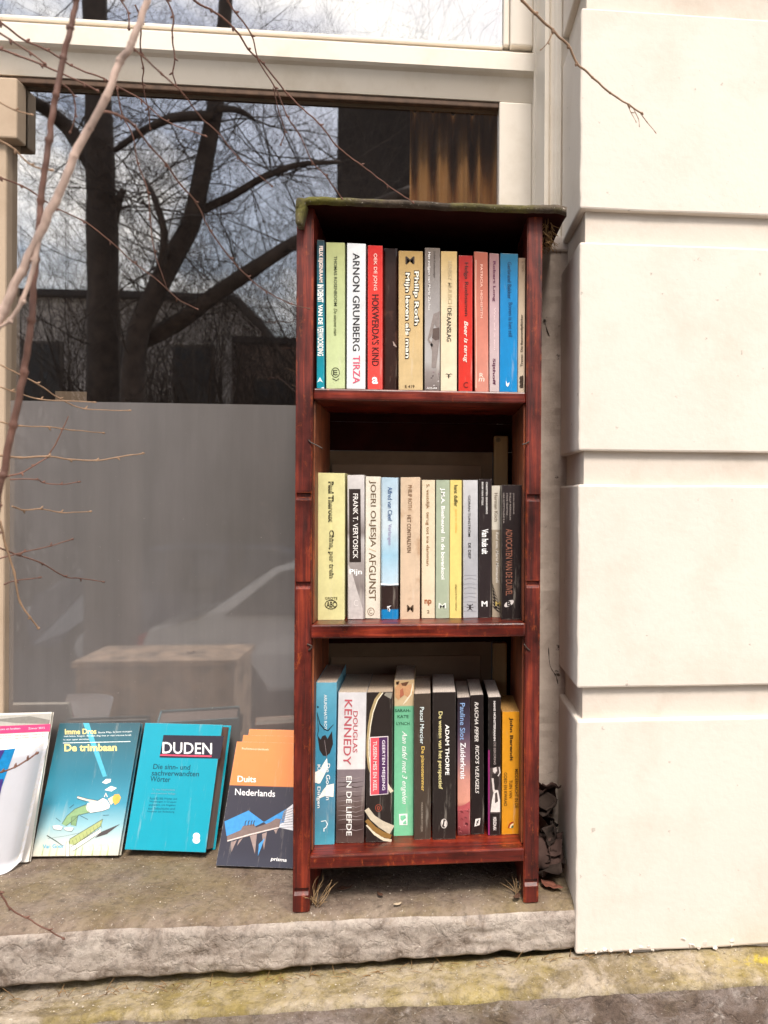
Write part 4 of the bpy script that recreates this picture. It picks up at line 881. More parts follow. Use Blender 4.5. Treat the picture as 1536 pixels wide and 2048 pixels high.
M_ORNB = [(0, '3a3a48'), (.12, '34313e'), (.60, '332e3a'), (.632, '332e3a'), (.636, 'ee8f4c'), (1, 'ee934e')]
for k, (BLq, BRq, TLq) in enumerate((((455, 1709), (611, 1714), (499, 1458)), ((446, 1719), (602, 1724), (487, 1470)), ((432, 1731), (588, 1737), (474, 1483)))):
    lab = ['orange and charcoal dictionary farthest back of the fan of three', 'orange and charcoal dictionary in the middle of the fan of three', 'front orange and charcoal dictionary with white title beside the bookcase foot'][k]
    f, _, _, _, _ = leaning('book', lab, 'book', BLq, BRq, TLq, .010, 'ee8f4c', False, 'd6c9b8', grad=M_ORNB)
    dx, dy = (0, 0) if k == 2 else ((14, -14) if k == 1 else (26, -25))
    if k < 2: continue
    f.text('Pocketwoordenboek', (484, 1499), (538, 1501), 4, 'fbe0c0')
    f.text('Duits', (475, 1564), (512, 1565), 12.5, 'fdf6ec', bold=.015, name='title'); f.text('Nederlands', (470, 1590), (550, 1594), 13, 'f6f4f4', name='title')
    f.poly([(449, 1643), (497, 1621), (528, 1644), (506, 1655), (480, 1664), (453, 1672)], '3f92d4', 'printed_sky'); f.poly([(528, 1644), (574, 1617), (568, 1645), (540, 1656)], '3a8ccc', 'printed_sky')
    f.poly([(455, 1683), (454, 1672), (482, 1660), (486, 1652), (508, 1648), (512, 1655), (540, 1645), (552, 1637), (562, 1638), (558, 1655), (500, 1672)], '7d6a64', 'printed_gate', l=.0004); f.stroke([(455, 1682), (500, 1669), (558, 1655)], 2.5, 'd9ccc6', 'printed_gate', l=.0006)
    for (a, b_, c_) in (((462, 1685), (474, 1680), (463, 1704)), ((500, 1672), (514, 1668), (510, 1708)), ((524, 1668), (534, 1664), (528, 1700)), ((548, 1660), (556, 1658), (552, 1668)), ((478, 1680), (486, 1676), (474, 1692))): f.poly([a, b_, c_], '9a8680', 'printed_column', l=.0004)
    f.poly([(518, 1688), (530, 1676), (516, 1712)], '4a98d6', 'printed_sky', l=.0005)
    for u in (490, 496, 502, 507): f.stroke([(u, 1652), (u+1, 1644), (u+3, 1641)], 1.6, '3a3230', 'printed_quadriga', l=.0007)
    f.poly([(568, 1622), (586, 1608), (586, 1661), (558, 1655)], 'dcdce0', 'printed_page'); 
    for j in range(8): f.stroke([(568-j*1.1, 1624+j*4.4), (586, 1616+j*5.4)], 1, '8a8a94', 'printed_page', l=.0005)
    f.text('prisma', (541, 1723), (573, 1726), 9, 'f4f4f4', bold=.02, shear=.15, name='publisher_mark')
# upper strip lettering of the two rear copies
# magazines
def magazines():
    f, _, M, wd, h = leaning('magazine', 'white magazine with a pink band and grey photographs leaning behind the curled brochure', 'magazine', (-120, 1732), (57, 1724), (-62, 1428), .008, 'ece6dc', False, 'efe8d8', None)
    f.poly([(-60, 1433), (104, 1427), (98, 1450), (-64, 1458)], 'a9a59c', 'printed_picture'); f.poly([(-20, 1440), (60, 1432), (100, 1440), (99, 1448), (30, 1446)], '7d7a72', 'printed_picture', l=.0003); f.poly([(-66, 1455), (101, 1448), (100, 1463), (-70, 1471)], 'e8386e', 'printed_band', l=.0004)
    f.text('Nieuws en boeken', (-10, 1461), (41, 1458.5), 4, 'f8c8d4', l=.0006); f.text('Zomer 2015', (57, 1459), (90, 1457.5), 4, 'f8c8d4', l=.0006)
    for k in range(2): f.text('over schrijvers in de stad', (-20, 1474+5*k), (22, 1472+5*k), 3, '8a8078'); f.text('lezen en luisteren', (30, 1473+5*k), (58, 1471+5*k), 3, '8a8078'); f.text('pagina 22', (65, 1471+5*k), (90, 1469.5+5*k), 3, '8a8078')
    for k in range(13):
        v = 1494+k*17; u = 93-k*4.0; c = R.choice(['5b5852', '8f8c84', '3f3c38', 'a8a59c'])
        f.poly([(u-14, v), (u, v-1), (u-3, v+R.uniform(8, 15)), (u-17, v+R.uniform(9, 15))], c, 'printed_picture', l=.0003)
    # curled brochure standing in front
    a = PZ(-125, 1762, .001); b_ = PZ(35, 1740, .001); tr = P(90, 1483, .155); top = tr-b_
    M = Matrix.Translation(a); root = thing('brochure', 'curled white brochure with a blue and purple cover panel standing before the magazine', 'brochure', GL, M)
    n, mz = 28, 10; vs = []; fs = []; Mi = M.inverted(); t = .0006
    def q(i, j, off):
        s = i/n; base = a.lerp(b_, s); arc = math.sin(s*math.pi)*.018
        roll = max(0, (s-.86)/.14)
        return base + top*(j/mz) + Vector((0, -arc*(1-.2*j/mz)+.012*roll*roll, .010*roll*roll*(1-j/mz))) + Vector((0, off, 0))
    for off in (0, t):
        for i in range(n+1):
            for j in range(mz+1): vs.append(Mi @ q(i, j, off))
    k = (n+1)*(mz+1)
    for i in range(n):
        for j in range(mz):
            c0 = i*(mz+1)+j; fs.append((c0, c0+mz+1, c0+mz+2, c0+1)); fs.append((k+c0, k+c0+1, k+c0+mz+2, k+c0+mz+1))
    for j in range(mz):
        for i in (0, n): c0 = i*(mz+1)+j; fs.append((c0, c0+1, k+c0+1, k+c0))
    for i in range(n):
        for j in (0, mz): c0 = i*(mz+1)+j; fs.append((c0, c0+mz+1, k+c0+mz+1, k+c0))
    link('sheet', mesh_from(vs, fs), cover_mat('e4e6ee', .35, .04), root, True)
    # blue printed panel follows the curl
    def patch(u0, u1, v0, v1, c, lift, slant=0, name='printed_panel'):
        vs = []; fs = []; ni = 8
        for i in range(ni+1):
            for j in range(ni+1):
                ss = u0+(u1-u0)*i/ni+slant*(j/ni)*((i/ni) if slant else 0); vv = v0+(v1-v0)*j/ni
                vs.append(Mi @ (q(ss*n, vv*mz, 0)+Vector((0, -lift, 0))))
        for i in range(ni):
            for j in range(ni): c0 = i*(ni+1)+j; fs.append((c0, c0+ni+1, c0+ni+2, c0+1))
        link(name, mesh_from(vs, fs), ink(c), root)
    patch(.0, .56, .42, .985, '1a8fd0', .0006, .12); patch(.0, .50, .86, .985, '4a3a8c', .0010, .06); patch(.0, .62, .60, .76, '4a3a8c', .0012)
magazines()

# ------------------------------------------------------------------ branches in front
M_TWIG = solid('reddish_brown_bark', '6d4b3e', .7, .3, 60); M_TWIGP = solid('pale_pinkish_bark', 'a68f82', .65, .5, 60, bmp=.8, sc=(1, 1, .35)); M_TWIGD = solid('dark_red_bark', '5f4034', .65, .3, 60, bmp=.3); M_TWIGL = solid('straw_brown_bark', '93765c', .7, .3, 60)
def twig_pts(px, Y0, Y1, n=6, jit=.0):
    k = len(px); pts = [P(u, v, Y0+(Y1-Y0)*i/max(1, k-1)) for i, (u, v) in enumerate(px)]
    return catmull(pts, n)
def twig(parent, px, Y0, Y1, w0, w1, mat, name='twig', buds=True, n=7, wob=.0006, sides=6):
    pts = twig_pts(px, Y0, Y1, n); L_ = len(pts); sc = (CAM-pts[L_//2]).length/F_PX
    pts = [p+noise.noise_vector(p*90)*wob for p in pts]
    rad = [sc*.5*(.82 if w0 < 8 else 1)*(w0+(w1-w0)*i/(L_-1)) for i in range(L_)]
    if w0 > 8: rad = [r_*(1+.13*noise.noise(p*38)+.08*noise.noise(p*110)) for r_, p in zip(rad, pts)]
    if buds:
        for i in range(n, L_, n):
            rad[i] *= 1.16 if w0 > 8 else 1.4
    tb = Tubes(); tb.add(pts, rad, sides)
    if buds:
        for i in range(n, L_-1, n):
            if R.random() < .75:
                d = (pts[i+1]-pts[i-1]).normalized(); s = d.cross(Vector((0, 1, 0))).normalized()*R.choice((-1, 1))+d*.7
                l = sc*R.uniform(3.0, 6.5); tb.add([pts[i], pts[i]+s*l*.6, pts[i]+s*l], [rad[i]*.9, rad[i]*.95, rad[i]*.25], 5)
        e = pts[-1]; d = (e-pts[-3]).normalized(); tb.add([e, e+d*sc*3, e+d*sc*6], [rad[-1], rad[-1]*1.7, rad[-1]*.4], 5)
    return tb.build(name, mat, parent)
def branch(lab, px, Y0, Y1, w0, w1, mat, twigs, sides=10):
    root = thing('bare_branch', lab, 'branch', 'bare branches hanging before the window', Matrix.Translation(P(*px[0], Y0)))
    T = root.matrix_world.copy() if False else Matrix.Translation(P(*px[0], Y0))
    obs = [twig(root, px, Y0, Y1, w0, w1, mat, 'stem', True, 16, .0011, sides)]
    for (q, a, b, c, d, m) in twigs: obs.append(twig(root, q, a, b, c, d, m))
    for o in obs: o.data.transform(T.inverted())
    return root
Yb, Yd, Yt = -.52, -.50, -.12
branch('thick pale pinkish branch slanting down across the upper pane', [(306, -40), (293, 0), (262, 90), (240, 122), (212, 195), (178, 255), (148, 312), (120, 385), (86, 455), (42, 545), (8, 620), (-40, 720)], Yb, Yb, 9, 14.5, M_TWIGP,
    [([(256, 97), (271, 100), (321, 146), (367, 188), (400, 233), (438, 267), (475, 313), (542, 371)], -.5, -.2, 3.6, 2.2, M_TWIG),
     ([(192, 221), (233, 229), (267, 250), (300, 292), (333, 329), (362, 371), (392, 404), (421, 462), (462, 517), (496, 554), (533, 583), (583, 608), (617, 617)], -.5, -.04, 4, 2.4, M_TWIG),
     ([(78, 470), (70, 520), (45, 600), (20, 640), (0, 655)], Yb, Yb, 8, 6, M_TWIGP)])
branch('dark red branch hanging down the left edge of the window', [(158, -40), (152, 0), (142, 55), (126, 115), (112, 190), (98, 280), (82, 400), (72, 520), (62, 640), (48, 745), (26, 850), (6, 950), (-6, 1010), (-10, 1060)], Yd, Yd, 8, 11.5, M_TWIGD,
    [([(0, 729), (73, 767), (121, 798), (170, 818), (256, 821)], -.3, -.2, 3, 2, M_TWIGL), ([(0, 774), (24, 782), (81, 798), (186, 804)], -.3, -.25, 3, 2, M_TWIGL),
     ([(0, 844), (40, 852), (97, 854), (145, 860), (204, 866)], -.3, -.2, 3, 2.2, M_TWIGL), ([(137, 832), (125, 858), (117, 878), (97, 911)], -.25, -.25, 2, 3, M_TWIG),
     ([(0, 911), (40, 915), (97, 913), (141, 919), (194, 921), (234, 915), (283, 907)], -.3, -.2, 4.5, 2.6, M_TWIGL), ([(97, 913), (69, 931), (44, 945), (8, 955)], -.25, -.3, 2.6, 3.4, M_TWIG),
     ([(20, 959), (73, 959), (85, 965), (121, 969), (155, 965)], -.3, -.25, 3, 2, M_TWIG), ([(24, 1012), (48, 1020), (81, 1018), (121, 1025), (178, 1023)], -.3, -.2, 3.4, 2.2, M_TWIGL),
     ([(0, 1096), (36, 1110), (85, 1127), (129, 1153), (161, 1157), (204, 1163)], -.3, -.2, 3.4, 2, M_TWIGD), ([(0, 1117), (48, 1104), (101, 1092), (141, 1080)], -.3, -.25, 3, 2.2, M_TWIGD), ([(8, 1169), (32, 1161), (77, 1156)], -.3, -.28, 3.5, 2, M_TWIGD),
     ([(0, 1040), (12, 1092), (28, 1145), (40, 1205), (60, 1234), (75, 1254)], -.34, -.3, 4.5, 3, M_TWIGL)])
branch('thin reddish spray of twigs trailing from the top to the bookcase roof', [(380, -30), (388, 0), (421, 19), (467, 54), (496, 98), (525, 125), (575, 188), (640, 250), (672, 290), (722, 330), (775, 370), (824, 404)], -.28, -.06, 4.5, 2.4, M_TWIG,
    [([(448, -20), (454, 0), (471, 25), (504, 71), (517, 121), (550, 175), (575, 233), (600, 271), (625, 325), (650, 350), (682, 394)], -.28, -.1, 3.6, 2.2, M_TWIG), ([(546, 175), (558, 225), (569, 262), (562, 287)], -.2, -.15, 2.6, 2, M_TWIG)], 7)
branch('short dangling twigs hanging from above the transom', [(326, -25), (333, 0), (346, 33), (344, 75), (350, 117), (346, 146), (352, 167)], -.25, -.22, 3.6, 2.6, M_TWIGD,
    [([(236, -20), (242, 0), (256, 25), (258, 54)], -.3, -.3, 3.4, 3, M_TWIGD), ([(270, 10), (281, 42), (281, 104), (287, 137), (285, 167), (296, 217), (300, 254)], -.3, -.2, 3.2, 2, M_TWIG)], 7)
branch('long brown twigs sweeping in from the left across the upper pane', [(-40, 20), (0, 44), (54, 83), (94, 100), (142, 131), (208, 158), (233, 173), (283, 200), (333, 242), (408, 271)], -.35, -.2, 4.2, 2.4, M_TWIG,
    [([(-40, 85), (0, 98), (33, 110), (83, 129), (121, 146), (167, 167), (192, 181)], -.4, -.35, 4.2, 3, M_TWIG), ([(-30, 340), (0, 354), (42, 371), (83, 396), (112, 417), (167, 442), (221, 483), (267, 525), (317, 562), (354, 596), (392, 617)], -.35, -.15, 3.6, 2, M_TWIG),
     ([(-10, 60), (20, 80), (60, 105), (86, 125)], -.42, -.4, 4, 3, M_TWIG), ([(233, 175), (246, 233), (267, 275), (275, 325), (296, 383), (300, 437), (308, 500), (325, 550), (333, 575)], -.3, -.2, 3, 1.8, M_TWIG), ([(125, 168), (146, 190), (150, 230), (142, 262)], -.4, -.38, 3, 2.4, M_TWIG),
     ([(-10, 200), (30, 220), (60, 228)], -.4, -.4, 3.4, 2, M_TWIGL), ([(-10, 275), (30, 300), (62, 330), (100, 340)], -.42, -.4, 4, 3, M_TWIGL)], 7)
branch('budded twig reaching down over the cream wall', [(1035, -25), (1045, 0), (1069, 27), (1105, 61), (1136, 91), (1154, 125), (1185, 155), (1221, 186), (1258, 210), (1282, 225)], -.30, -.24, 6.5, 3.4, M_TWIGL,
    [([(1280, 224), (1294, 244), (1309, 262)], -.24, -.24, 2.4, 1.2, M_TWIGL), ([(1254, 208), (1262, 225), (1270, 240)], -.24, -.24, 2, 1, M_TWIGL), ([(1268, 218), (1276, 236), (1278, 248)], -.24, -.24, 1.8, 1, M_TWIGL), ([(1107, 62), (1096, 84), (1084, 97)], -.27, -.27, 3, 1.5, M_TWIGL)], 8)
branch('thin brown twig curving over the sill by the curled brochure', [(-30, 1740), (0, 1785), (20, 1816), (52, 1836), (97, 1860), (125, 1876)], -.12, -.08, 3.6, 2.4, M_TWIG, [([(-20, 1548), (4, 1544), (30, 1534), (55, 1520), (72, 1508)], -.1, -.05, 3.6, 3, M_TWIG)], 7)

# ------------------------------------------------------------------ litter on the sill
M_LEAF = solid('dry_brown_leaf', '5b3d2c', .85, .35, 40, bmp=.4)
def dead_leaf(lab, c, s, rz, curl, mat=M_LEAF):
    out_ = [(-1, 0), (-.7, .32), (-.3, .5), (.1, .42), (.5, .3), (1, 0), (.5, -.3), (.1, -.46), (-.3, -.42), (-.7, -.3)]
    bm = bmesh.new(); ctr = bm.verts.new((0, 0, 0)); vs = []
    for (x, y) in out_:
        vs.append(bm.verts.new((x*s, y*s, curl*s*(x*x*.7+y*y*1.6)+R.uniform(-.06, .06)*s)))
    for i in range(len(vs)): bm.faces.new((ctr, vs[i], vs[(i+1) % len(vs)]))
    bmesh.ops.subdivide_edges(bm, edges=bm.edges[:], cuts=2, use_grid_fill=True, smooth=.6)
    for v in bm.verts: v.co.z += noise.noise(v.co*120+c*30)*s*.16
    mn = min(v.co.z for v in bm.verts)
    for v in bm.verts: v.co.z -= mn
    o = link('dead_leaf', bm_mesh(bm), mat, None, True); o.matrix_world = Matrix.Translation(c) @ Matrix.Rotation(rz, 4, 'Z')
    m_ = o.modifiers.new('thick', 'SOLIDIFY'); m_.thickness = .0007
    return tag(o, lab, 'leaf', 'dead leaves lying on the sill')
for lab, u, v, s, rz, cu, mt in (('curled dry leaf under the lowest shelf near the left foot', 690, 1779, .013, .4, .5, M_LEAF), ('crumpled brown leaf tucked against the right foot of the bookcase', 1034, 1796, .010, 1.2, .8, M_LEAF),
    ('pointed reddish leaf between the right foot and the cream wall', 1104, 1775, .020, -.7, .3, solid('reddish_leaf', '7a4a3a', .8, .3, 40)), ('dark leaf shred lying under the middle of the shelf', 760, 1790, .008, 2.2, .5, M_LEAF),
    ('small bleached leaf scrap near the sill edge', 795, 1808, .006, .2, .3, solid('bleached_leaf', 'b7a48a', .8, .2, 40))):
    p = PZ(u, v, .003); dead_leaf(lab, p, s, rz, cu, mt)
# heap of withered leaves in the corner beside the bookcase
def heap():
    root = thing('leaf_heap', 'dark heap of withered leaves wedged between bookcase and wall', 'leaves', M=Matrix.Translation(((XR1+XP)/2, .08, 0)))
    for k in range(26):
        z = R.uniform(0, .12)*(1-k/60); s = R.uniform(.016, .03); bm = bmesh.new()
        bmesh.ops.create_grid(bm, x_segments=6, y_segments=6, size=s)
        rt = Matrix.Rotation(R.uniform(0, 6), 4, 'Z') @ Matrix.Rotation(R.uniform(-1.4, 1.4), 4, 'X'); c = Vector((R.uniform(-.004, .004), R.uniform(-.03, .045), z+.02))
        for v in bm.verts:
            r_ = v.co.length/s; v.co *= (1 if r_ < .9 else .82); v.co.z += noise.noise(v.co*60+c*50)*s*.8
        bm.transform(Matrix.Translation(c) @ rt)
        hw_ = (XP-XR1)/2-.004
        for v in bm.verts:
            v.co.x = max(-hw_, min(hw_, v.co.x)); v.co.z = max(v.co.z, .002)
        o = link('withered_leaf', bm_mesh(bm), [solid('withered_leaf', '43302a', .9, .35, 30), solid('blackened_leaf', '2c2019', .9, .3, 30)][k % 2], root, True)
        m_ = o.modifiers.new('thick', 'SOLIDIFY'); m_.thickness = .0008
heap()
def tuft(lab, u0, u1, v0, v1, Y, n, h, mat):
    t = Tubes(); b0 = P((u0+u1)/2, v1, Y)
    for k in range(n):
        c = P(R.uniform(u0, u1), v1, Y+R.uniform(0, .02)); c.z = .002; l = h*R.uniform(.4, 1); q = [c]
        d = Vector((R.gauss(0, .35), R.gauss(0, .3), 1)).normalized()
        for s in range(5): d = (d+Vector((R.gauss(0, .25), R.gauss(0, .2), -.08))).normalized(); q.append(q[-1]+d*l/5)
        t.add(q, [.0006, .0006, .0005, .0005, .0004, .0002], 4)
    o = t.build('dry_grass_tuft', mat); return tag(o, lab, 'dry grass')
tuft('withered grass tuft growing beside the left foot of the bookcase', 618, 640, 1700, 1826, .006, 18, .05, solid('withered_grass', '9a7e5a', .9, .3))
tuft('small withered grass tuft inside the right foot of the bookcase', 1030, 1046, 1700, 1805, .012, 10, .04, solid('withered_grass', '9a7e5a', .9, .3))
# crumbs of grit, stone and straw lying on sill and ledge: nobody could count them
def grit():
    vs = []; fs = []
    def chip(c, s):
        b = len(vs); pts = [Vector((R.gauss(0, 1), R.gauss(0, 1), R.gauss(0, .6))).normalized()*s*R.uniform(.6, 1.2) for _ in range(4)]
        vs.extend(c+p+Vector((0, 0, s*.4)) for p in pts); fs.extend([(b, b+1, b+2), (b, b+2, b+3), (b, b+3, b+1), (b+1, b+3, b+2)])
    for k in range(900): chip(Vector((R.uniform(-.55, XP-.01), R.uniform(-.01, YG-.01), .002)), R.uniform(.0006, .0018))
    for k in range(700):
        y = R.uniform(YL+.004, -.016); xx = R.uniform(-.6, 1.0); chip(Vector((xx, y, ledge_back(xx)+(y+.01)/(YL+.01)*(P(900, 1988, YL).z-ledge_back(xx))+.001)), R.uniform(.0006, .002))
    o = link('grit', mesh_from(vs, fs), solid('pale_grit', 'b8ac9a', .9, .4, 200)); o['kind'] = 'stuff'
    t = Tubes()
    for k in range(160):
        x = R.uniform(-.5, XP+.1); y = R.uniform(-.03, -.015); c = Vector((x, y, ledge_back(x)+.001)); d = Vector((R.gauss(0, 1), R.gauss(0, .4), abs(R.gauss(0, .5)))).normalized(); l = R.uniform(.006, .022)
        t.add([c, c+d*l*.5+Vector((0, 0, .001)), c+d*l], [.0004, .0004, .0002], 4)
    o = t.build('straw_litter', solid('dry_straw', '8a6a42', .9, .3)); o['kind'] = 'stuff'
grit()

# ------------------------------------------------------------------ across the street: what the glass mirrors
def VM(u, v, Yv):
    """real place of a thing seen mirrored in the glass at photograph point (u, v), Yv metres behind the glass plane's side"""
    p = P(u, v, Yv); return Vector((p.x, 2*YG-p.y, p.z))
M_BARK = solid('dark_tree_bark', (.075, .055, .045), .9, .4, 9, bmp=.5)
def grow(tb, p, d, l, r, depth, rng, up=.15):
    n = 5; pts = [p]; rads = [r]
    for k in range(n):
        d = (d+Vector((rng.gauss(0, .16), rng.gauss(0, .16), rng.gauss(up*.25, .13)))).normalized()
        pts.append(pts[-1]+d*l/n); rads.append(r*(1-.6*(k+1)/n))
    tb.add(pts, rads, 5 if r > .012 else 3, False)
    if depth <= 0: return
    m = rng.randint(3, 5)
    for k in range(m):
        i = rng.randint(1, n); dd = (d+Vector((rng.gauss(0, .75), rng.gauss(0, .6), rng.gauss(.1, .6)))).normalized()
        grow(tb, pts[i], dd, l*rng.uniform(.5, .78), max(rads[i]*.5, .0011), depth-1, rng, up)
def street_tree(lab, limbs, Yv, seed, sprouts=9, depth=4):
    rng = random.Random(seed); root = thing('bare_tree', lab, 'tree', 'bare street trees across the pavement', Matrix.Translation(VM(limbs[0][0][0][0], 1293, Yv)))
    T = root.matrix_world.copy(); T = Matrix.Translation(VM(limbs[0][0][0][0], 1293, Yv)).inverted()
    for li, (px, w0, w1) in enumerate(limbs):
        tb = Tubes(); pts = catmull([VM(u, v, Yv+.25*math.sin(k+li)*(li > 0)) for k, (u, v) in enumerate(px)], 5); sc = (Yv-CAM.y)/F_PX
        if li == 0: pts = [Vector((pts[0].x, pts[0].y, ZG-.05))]+pts
        rad = [sc*.5*(.82 if w0 < 8 else 1)*(w0+(w1-w0)*i/(len(pts)-1))*(1+.08*noise.noise(p*3)) for i, p in enumerate(pts)]
        tb.add(pts, rad, 10); o = tb.build('trunk' if li == 0 else 'limb', M_BARK, root); o.data.transform(T)
        tw = Tubes()
        for k in range(sprouts*len(px)):
            i = rng.randint(2, len(pts)-1); d = Vector((rng.gauss(0, 1), rng.gauss(0, .5), rng.gauss(.25, .5))).normalized()
            grow(tw, pts[i], d, rng.uniform(.35, 1.1), rng.uniform(.004, .011), depth-1 if k % 3 else depth-2, rng)
        o = tw.build('twigs', M_BARK, root); o.data.transform(T)
    return root
street_tree('stout bare tree with a forked trunk across the pavement, mirrored in the window', [([(205, 1180), (206, 900), (208, 700), (205, 500), (200, 330), (195, 180), (190, 40), (188, -150)], 66, 40), ([(185, 330), (140, 262), (95, 220), (50, 190), (0, 130)], 34, 16), ([(222, 440), (236, 400), (246, 380)], 26, 8)], 7.0, 3, 5)
street_tree('leaning bare tree with a long side limb, mirrored in the window', [([(258, 1150), (262, 900), (272, 690), (310, 590), (350, 510), (385, 440), (408, 330), (425, 240), (440, 150), (452, 20), (455, -120)], 46, 24), ([(265, 690), (350, 650), (430, 590), (520, 530), (600, 480), (700, 430), (820, 380)], 36, 18), ([(395, 425), (460, 395), (530, 355), (600, 330), (680, 325)], 18, 8), ([(310, 590), (330, 480), (310, 400), (290, 360)], 18, 7), ([(425, 230), (350, 235), (290, 260), (230, 300)], 20, 10), ([(430, 215), (480, 220), (510, 240)], 16, 6)], 6.4, 8, 5)
def thicket(lab, u, Yv, seed, n, hh):
    rng = random.Random(seed); b0 = VM(u, 1000, Yv); b0.z = ZG-.1; root = thing('bare_bush', lab, 'bush', 'bare bushes along the far pavement', Matrix.Translation(b0)); tw = Tubes()
    for k in range(n):
        p = Vector((rng.gauss(0, .6), rng.gauss(0, .3), 0)); d = Vector((rng.gauss(0, .22), rng.gauss(0, .2), 1)).normalized()
        grow(tw, p, d, hh*rng.uniform(.35, .8), rng.uniform(.02, .042), 4 if k % 2 == 0 else 3, rng, .3)
    tw.build('stems', M_BARK, root)
for i, (u, Yv, hh) in enumerate(((60, 9.6, 4.8), (240, 9.5, 5.0), (370, 9.2, 5.2), (480, 9.0, 5.6), (590, 9.4, 5.8), (720, 9.5, 6.2), (850, 9.6, 6.2))):
    thicket(('first', 'second', 'third', 'fourth', 'fifth', 'sixth', 'seventh')[i]+' bare bush from the west in the row across the road', u, Yv, 20+i, 30, hh)
def house(lab, x0, x1, y, h, wallc, rows, cols, pitch=0):
    root = thing('terraced_house', lab, 'house', 'houses across the road', Matrix.Translation(((x0+x1)/2, y, ZG))); hw_ = (x1-x0)/2
    boxes('wall', solid('street_wall', wallc, .9, .15, 2), root, (-hw_, hw_, -6, 0, -.1, h))
    bm = prism_yz([(-6.3, h), (.3, h), (.3, h+.15), (-3, h+.3+pitch), (-6.3, h+.15)], -hw_-.1, hw_+.1); link('roof', bm_mesh(bm), solid('roof_tiles', (.06, .05, .048), .8, .2, 6), root)
    for r_ in range(rows):
        for c_ in range(cols):
            cx = -hw_+(c_+.5)*2*hw_/cols; z = 1.0+r_*(h-.6)/rows; wq, hq = 2*hw_/cols*.28, (h-.6)/rows*.52
            fr = boxes('window', solid('brown_sash_paint', (.12, .09, .07), .5, .1), root, (cx-wq, cx+wq, .002, .06, z, z+hq))
            boxes('glass', solid('dark_window', (.02, .022, .026), .08, 0), fr, (cx-wq+.08, cx-.03, .061, .07, z+.08, z+hq-.08), (cx+.03, cx+wq-.08, .061, .07, z+.08, z+hq-.08))
house('pale grey rendered house across the road', -12.5, -5.0, -19, 7.0, (.7, .60, .53), 2, 4)
house('brown brick house with low eaves across the road', -4.98, 1.2, -19.4, 6.0, (.34, .22, .165), 2, 3)
house('tall dark brick house across the road', VM(668, 300, 15).x, VM(668, 300, 15).x+9, -15, 10.7, (.03, .021, .017), 0, 4)
house('long low brick house at the western end of the road', -26, -12.6, -19.6, 6.2, (.2, .15, .12), 2, 6)
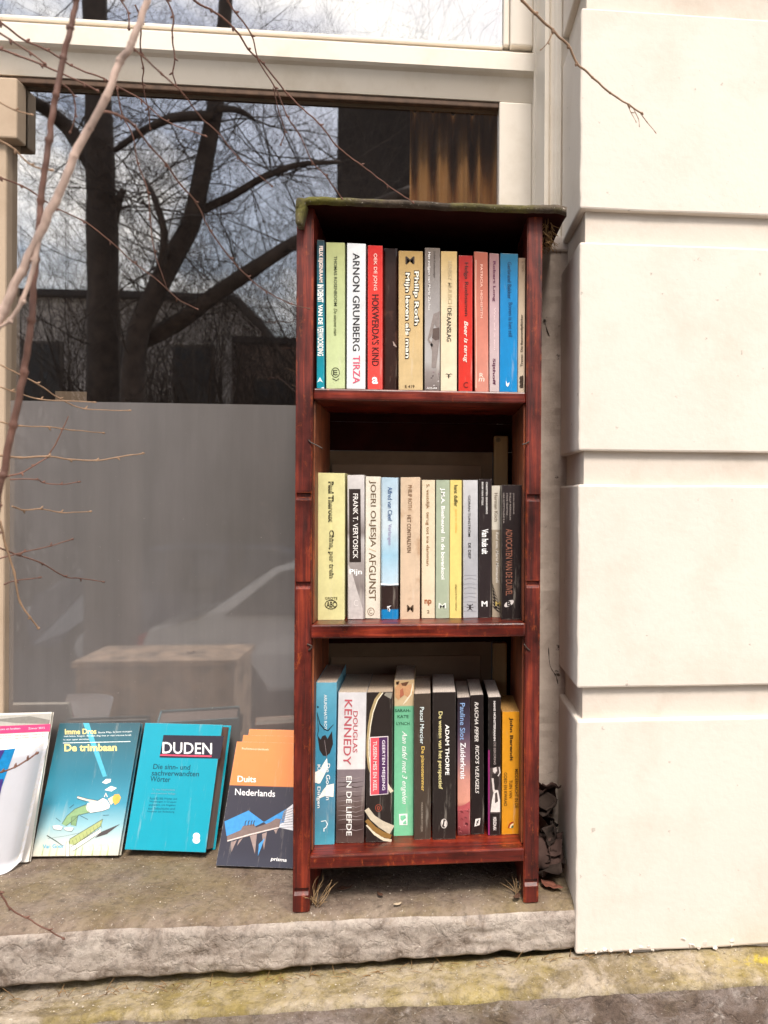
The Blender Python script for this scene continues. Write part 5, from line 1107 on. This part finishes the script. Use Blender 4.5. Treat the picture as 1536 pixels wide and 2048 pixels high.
def car(lab, x, y, rz, paint):
    M = Matrix.Translation((x, y, ZG-.12)) @ Matrix.Rotation(rz, 4, 'Z'); root = thing('parked_car', lab, 'car', 'cars parked at the kerb', M)
    side = [(-2.05, .35), (-2.1, .62), (-2.0, .86), (-1.55, .93), (-1.5, .95), (-.95, 1.38), (-.6, 1.47), (.5, 1.48), (1.1, 1.40), (1.75, 1.02), (2.0, .92), (2.08, .6), (2.02, .33), (1.72, .30), (1.62, .52), (1.35, .66), (1.08, .52), (.98, .28), (-.98, .28), (-1.08, .52), (-1.35, .66), (-1.62, .52), (-1.72, .30)]
    bm = bmesh.new(); wv = lambda z: .86 if z < .95 else .86-(z-.95)*.42
    a = [bm.verts.new((px_, -wv(z), z)) for px_, z in side]; b = [bm.verts.new((px_, wv(z), z)) for px_, z in side]
    bm.faces.new(a); bm.faces.new(b[::-1])
    for i in range(len(side)): bm.faces.new((a[i], a[(i+1) % len(side)], b[(i+1) % len(side)], b[i]))
    bmesh.ops.bevel(bm, geom=[e for e in bm.edges if abs(e.verts[0].co.y-e.verts[1].co.y) < .3], offset=.04, segments=2, affect='EDGES')
    link('body', bm_mesh(bm), solid('car_paint', paint, .25, .02, coat=1), root, False)
    g = solid('car_glass', (.015, .017, .02), .05, 0)
    for s in (-1, 1):
        for poly in ([(-1.35, .97), (-.9, 1.34), (-.55, 1.41), (-.1, 1.42), (-.1, .97)], [(0, .97), (0, 1.42), (.5, 1.42), (1.05, 1.34), (1.5, .99)]):
            vs = [(px_, s*(wv(z)+.006), z) for px_, z in poly]; o = link('side_window', mesh_from(vs+[(p_[0], p_[1]-s*.01, p_[2]) for p_ in vs], [tuple(range(5)), tuple(range(5, 10))]+[(i, (i+1) % 5, 5+(i+1) % 5, 5+i) for i in range(5)]), g, root)
        for wx in (-1.35, 1.35):
            bm = bmesh.new(); bmesh.ops.create_cone(bm, cap_ends=True, segments=28, radius1=.32, radius2=.32, depth=.2)
            bm.transform(Matrix.Translation((wx, s*.76, .32)) @ Matrix.Rotation(math.pi/2, 4, 'X')); wh = link('wheel', bm_mesh(bm), solid('tyre_rubber', (.02, .02, .02), .8, 0), root)
            bm = bmesh.new(); bmesh.ops.create_cone(bm, cap_ends=True, segments=20, radius1=.2, radius2=.18, depth=.02)
            bm.transform(Matrix.Translation((wx, s*.868, .32)) @ Matrix.Rotation(math.pi/2, 4, 'X')); link('rim', bm_mesh(bm), solid('alloy', (.5, .5, .5), .35, 0), wh)
    for xx, c in ((-2.09, (.4, .02, .02)), (2.06, (.7, .7, .7))):
        for s in (-1, 1): boxes('lamp', solid('lamp_lens', c, .15, 0), root, (xx-.02, xx+.02, s*.68-.12, s*.68+.12, .66, .78))
cpos = VM(640, 1150, 7.6)
car('light silver hatchback parked at the kerb, mirrored in the film', cpos.x+.75, -6.2, 0, (.5, .5, .5))
car('dark blue hatchback parked along the far kerb', cpos.x-1.2, -8.2, math.pi, (.03, .045, .09))


def storage_box():
    p = VM(312, 1320, 2.5); h = p.z-ZG; root = thing('storage_box', 'pale wooden storage box on the pavement, mirrored low in the film', 'box', M=Matrix.Translation((p.x, p.y, ZG)))
    M_PL = wood_mat('pale_planter_wood', 'x', '9a806a', 'a88e76', 'b89e86', .6, scratch=.1)
    boxes('body', M_PL, root, (-.345, .345, -.355, .0, .0, h-.031), bevel=.004); boxes('lid', M_PL, root, (-.36, .36, -.37, .012, h-.03, h), bevel=.004)
storage_box()
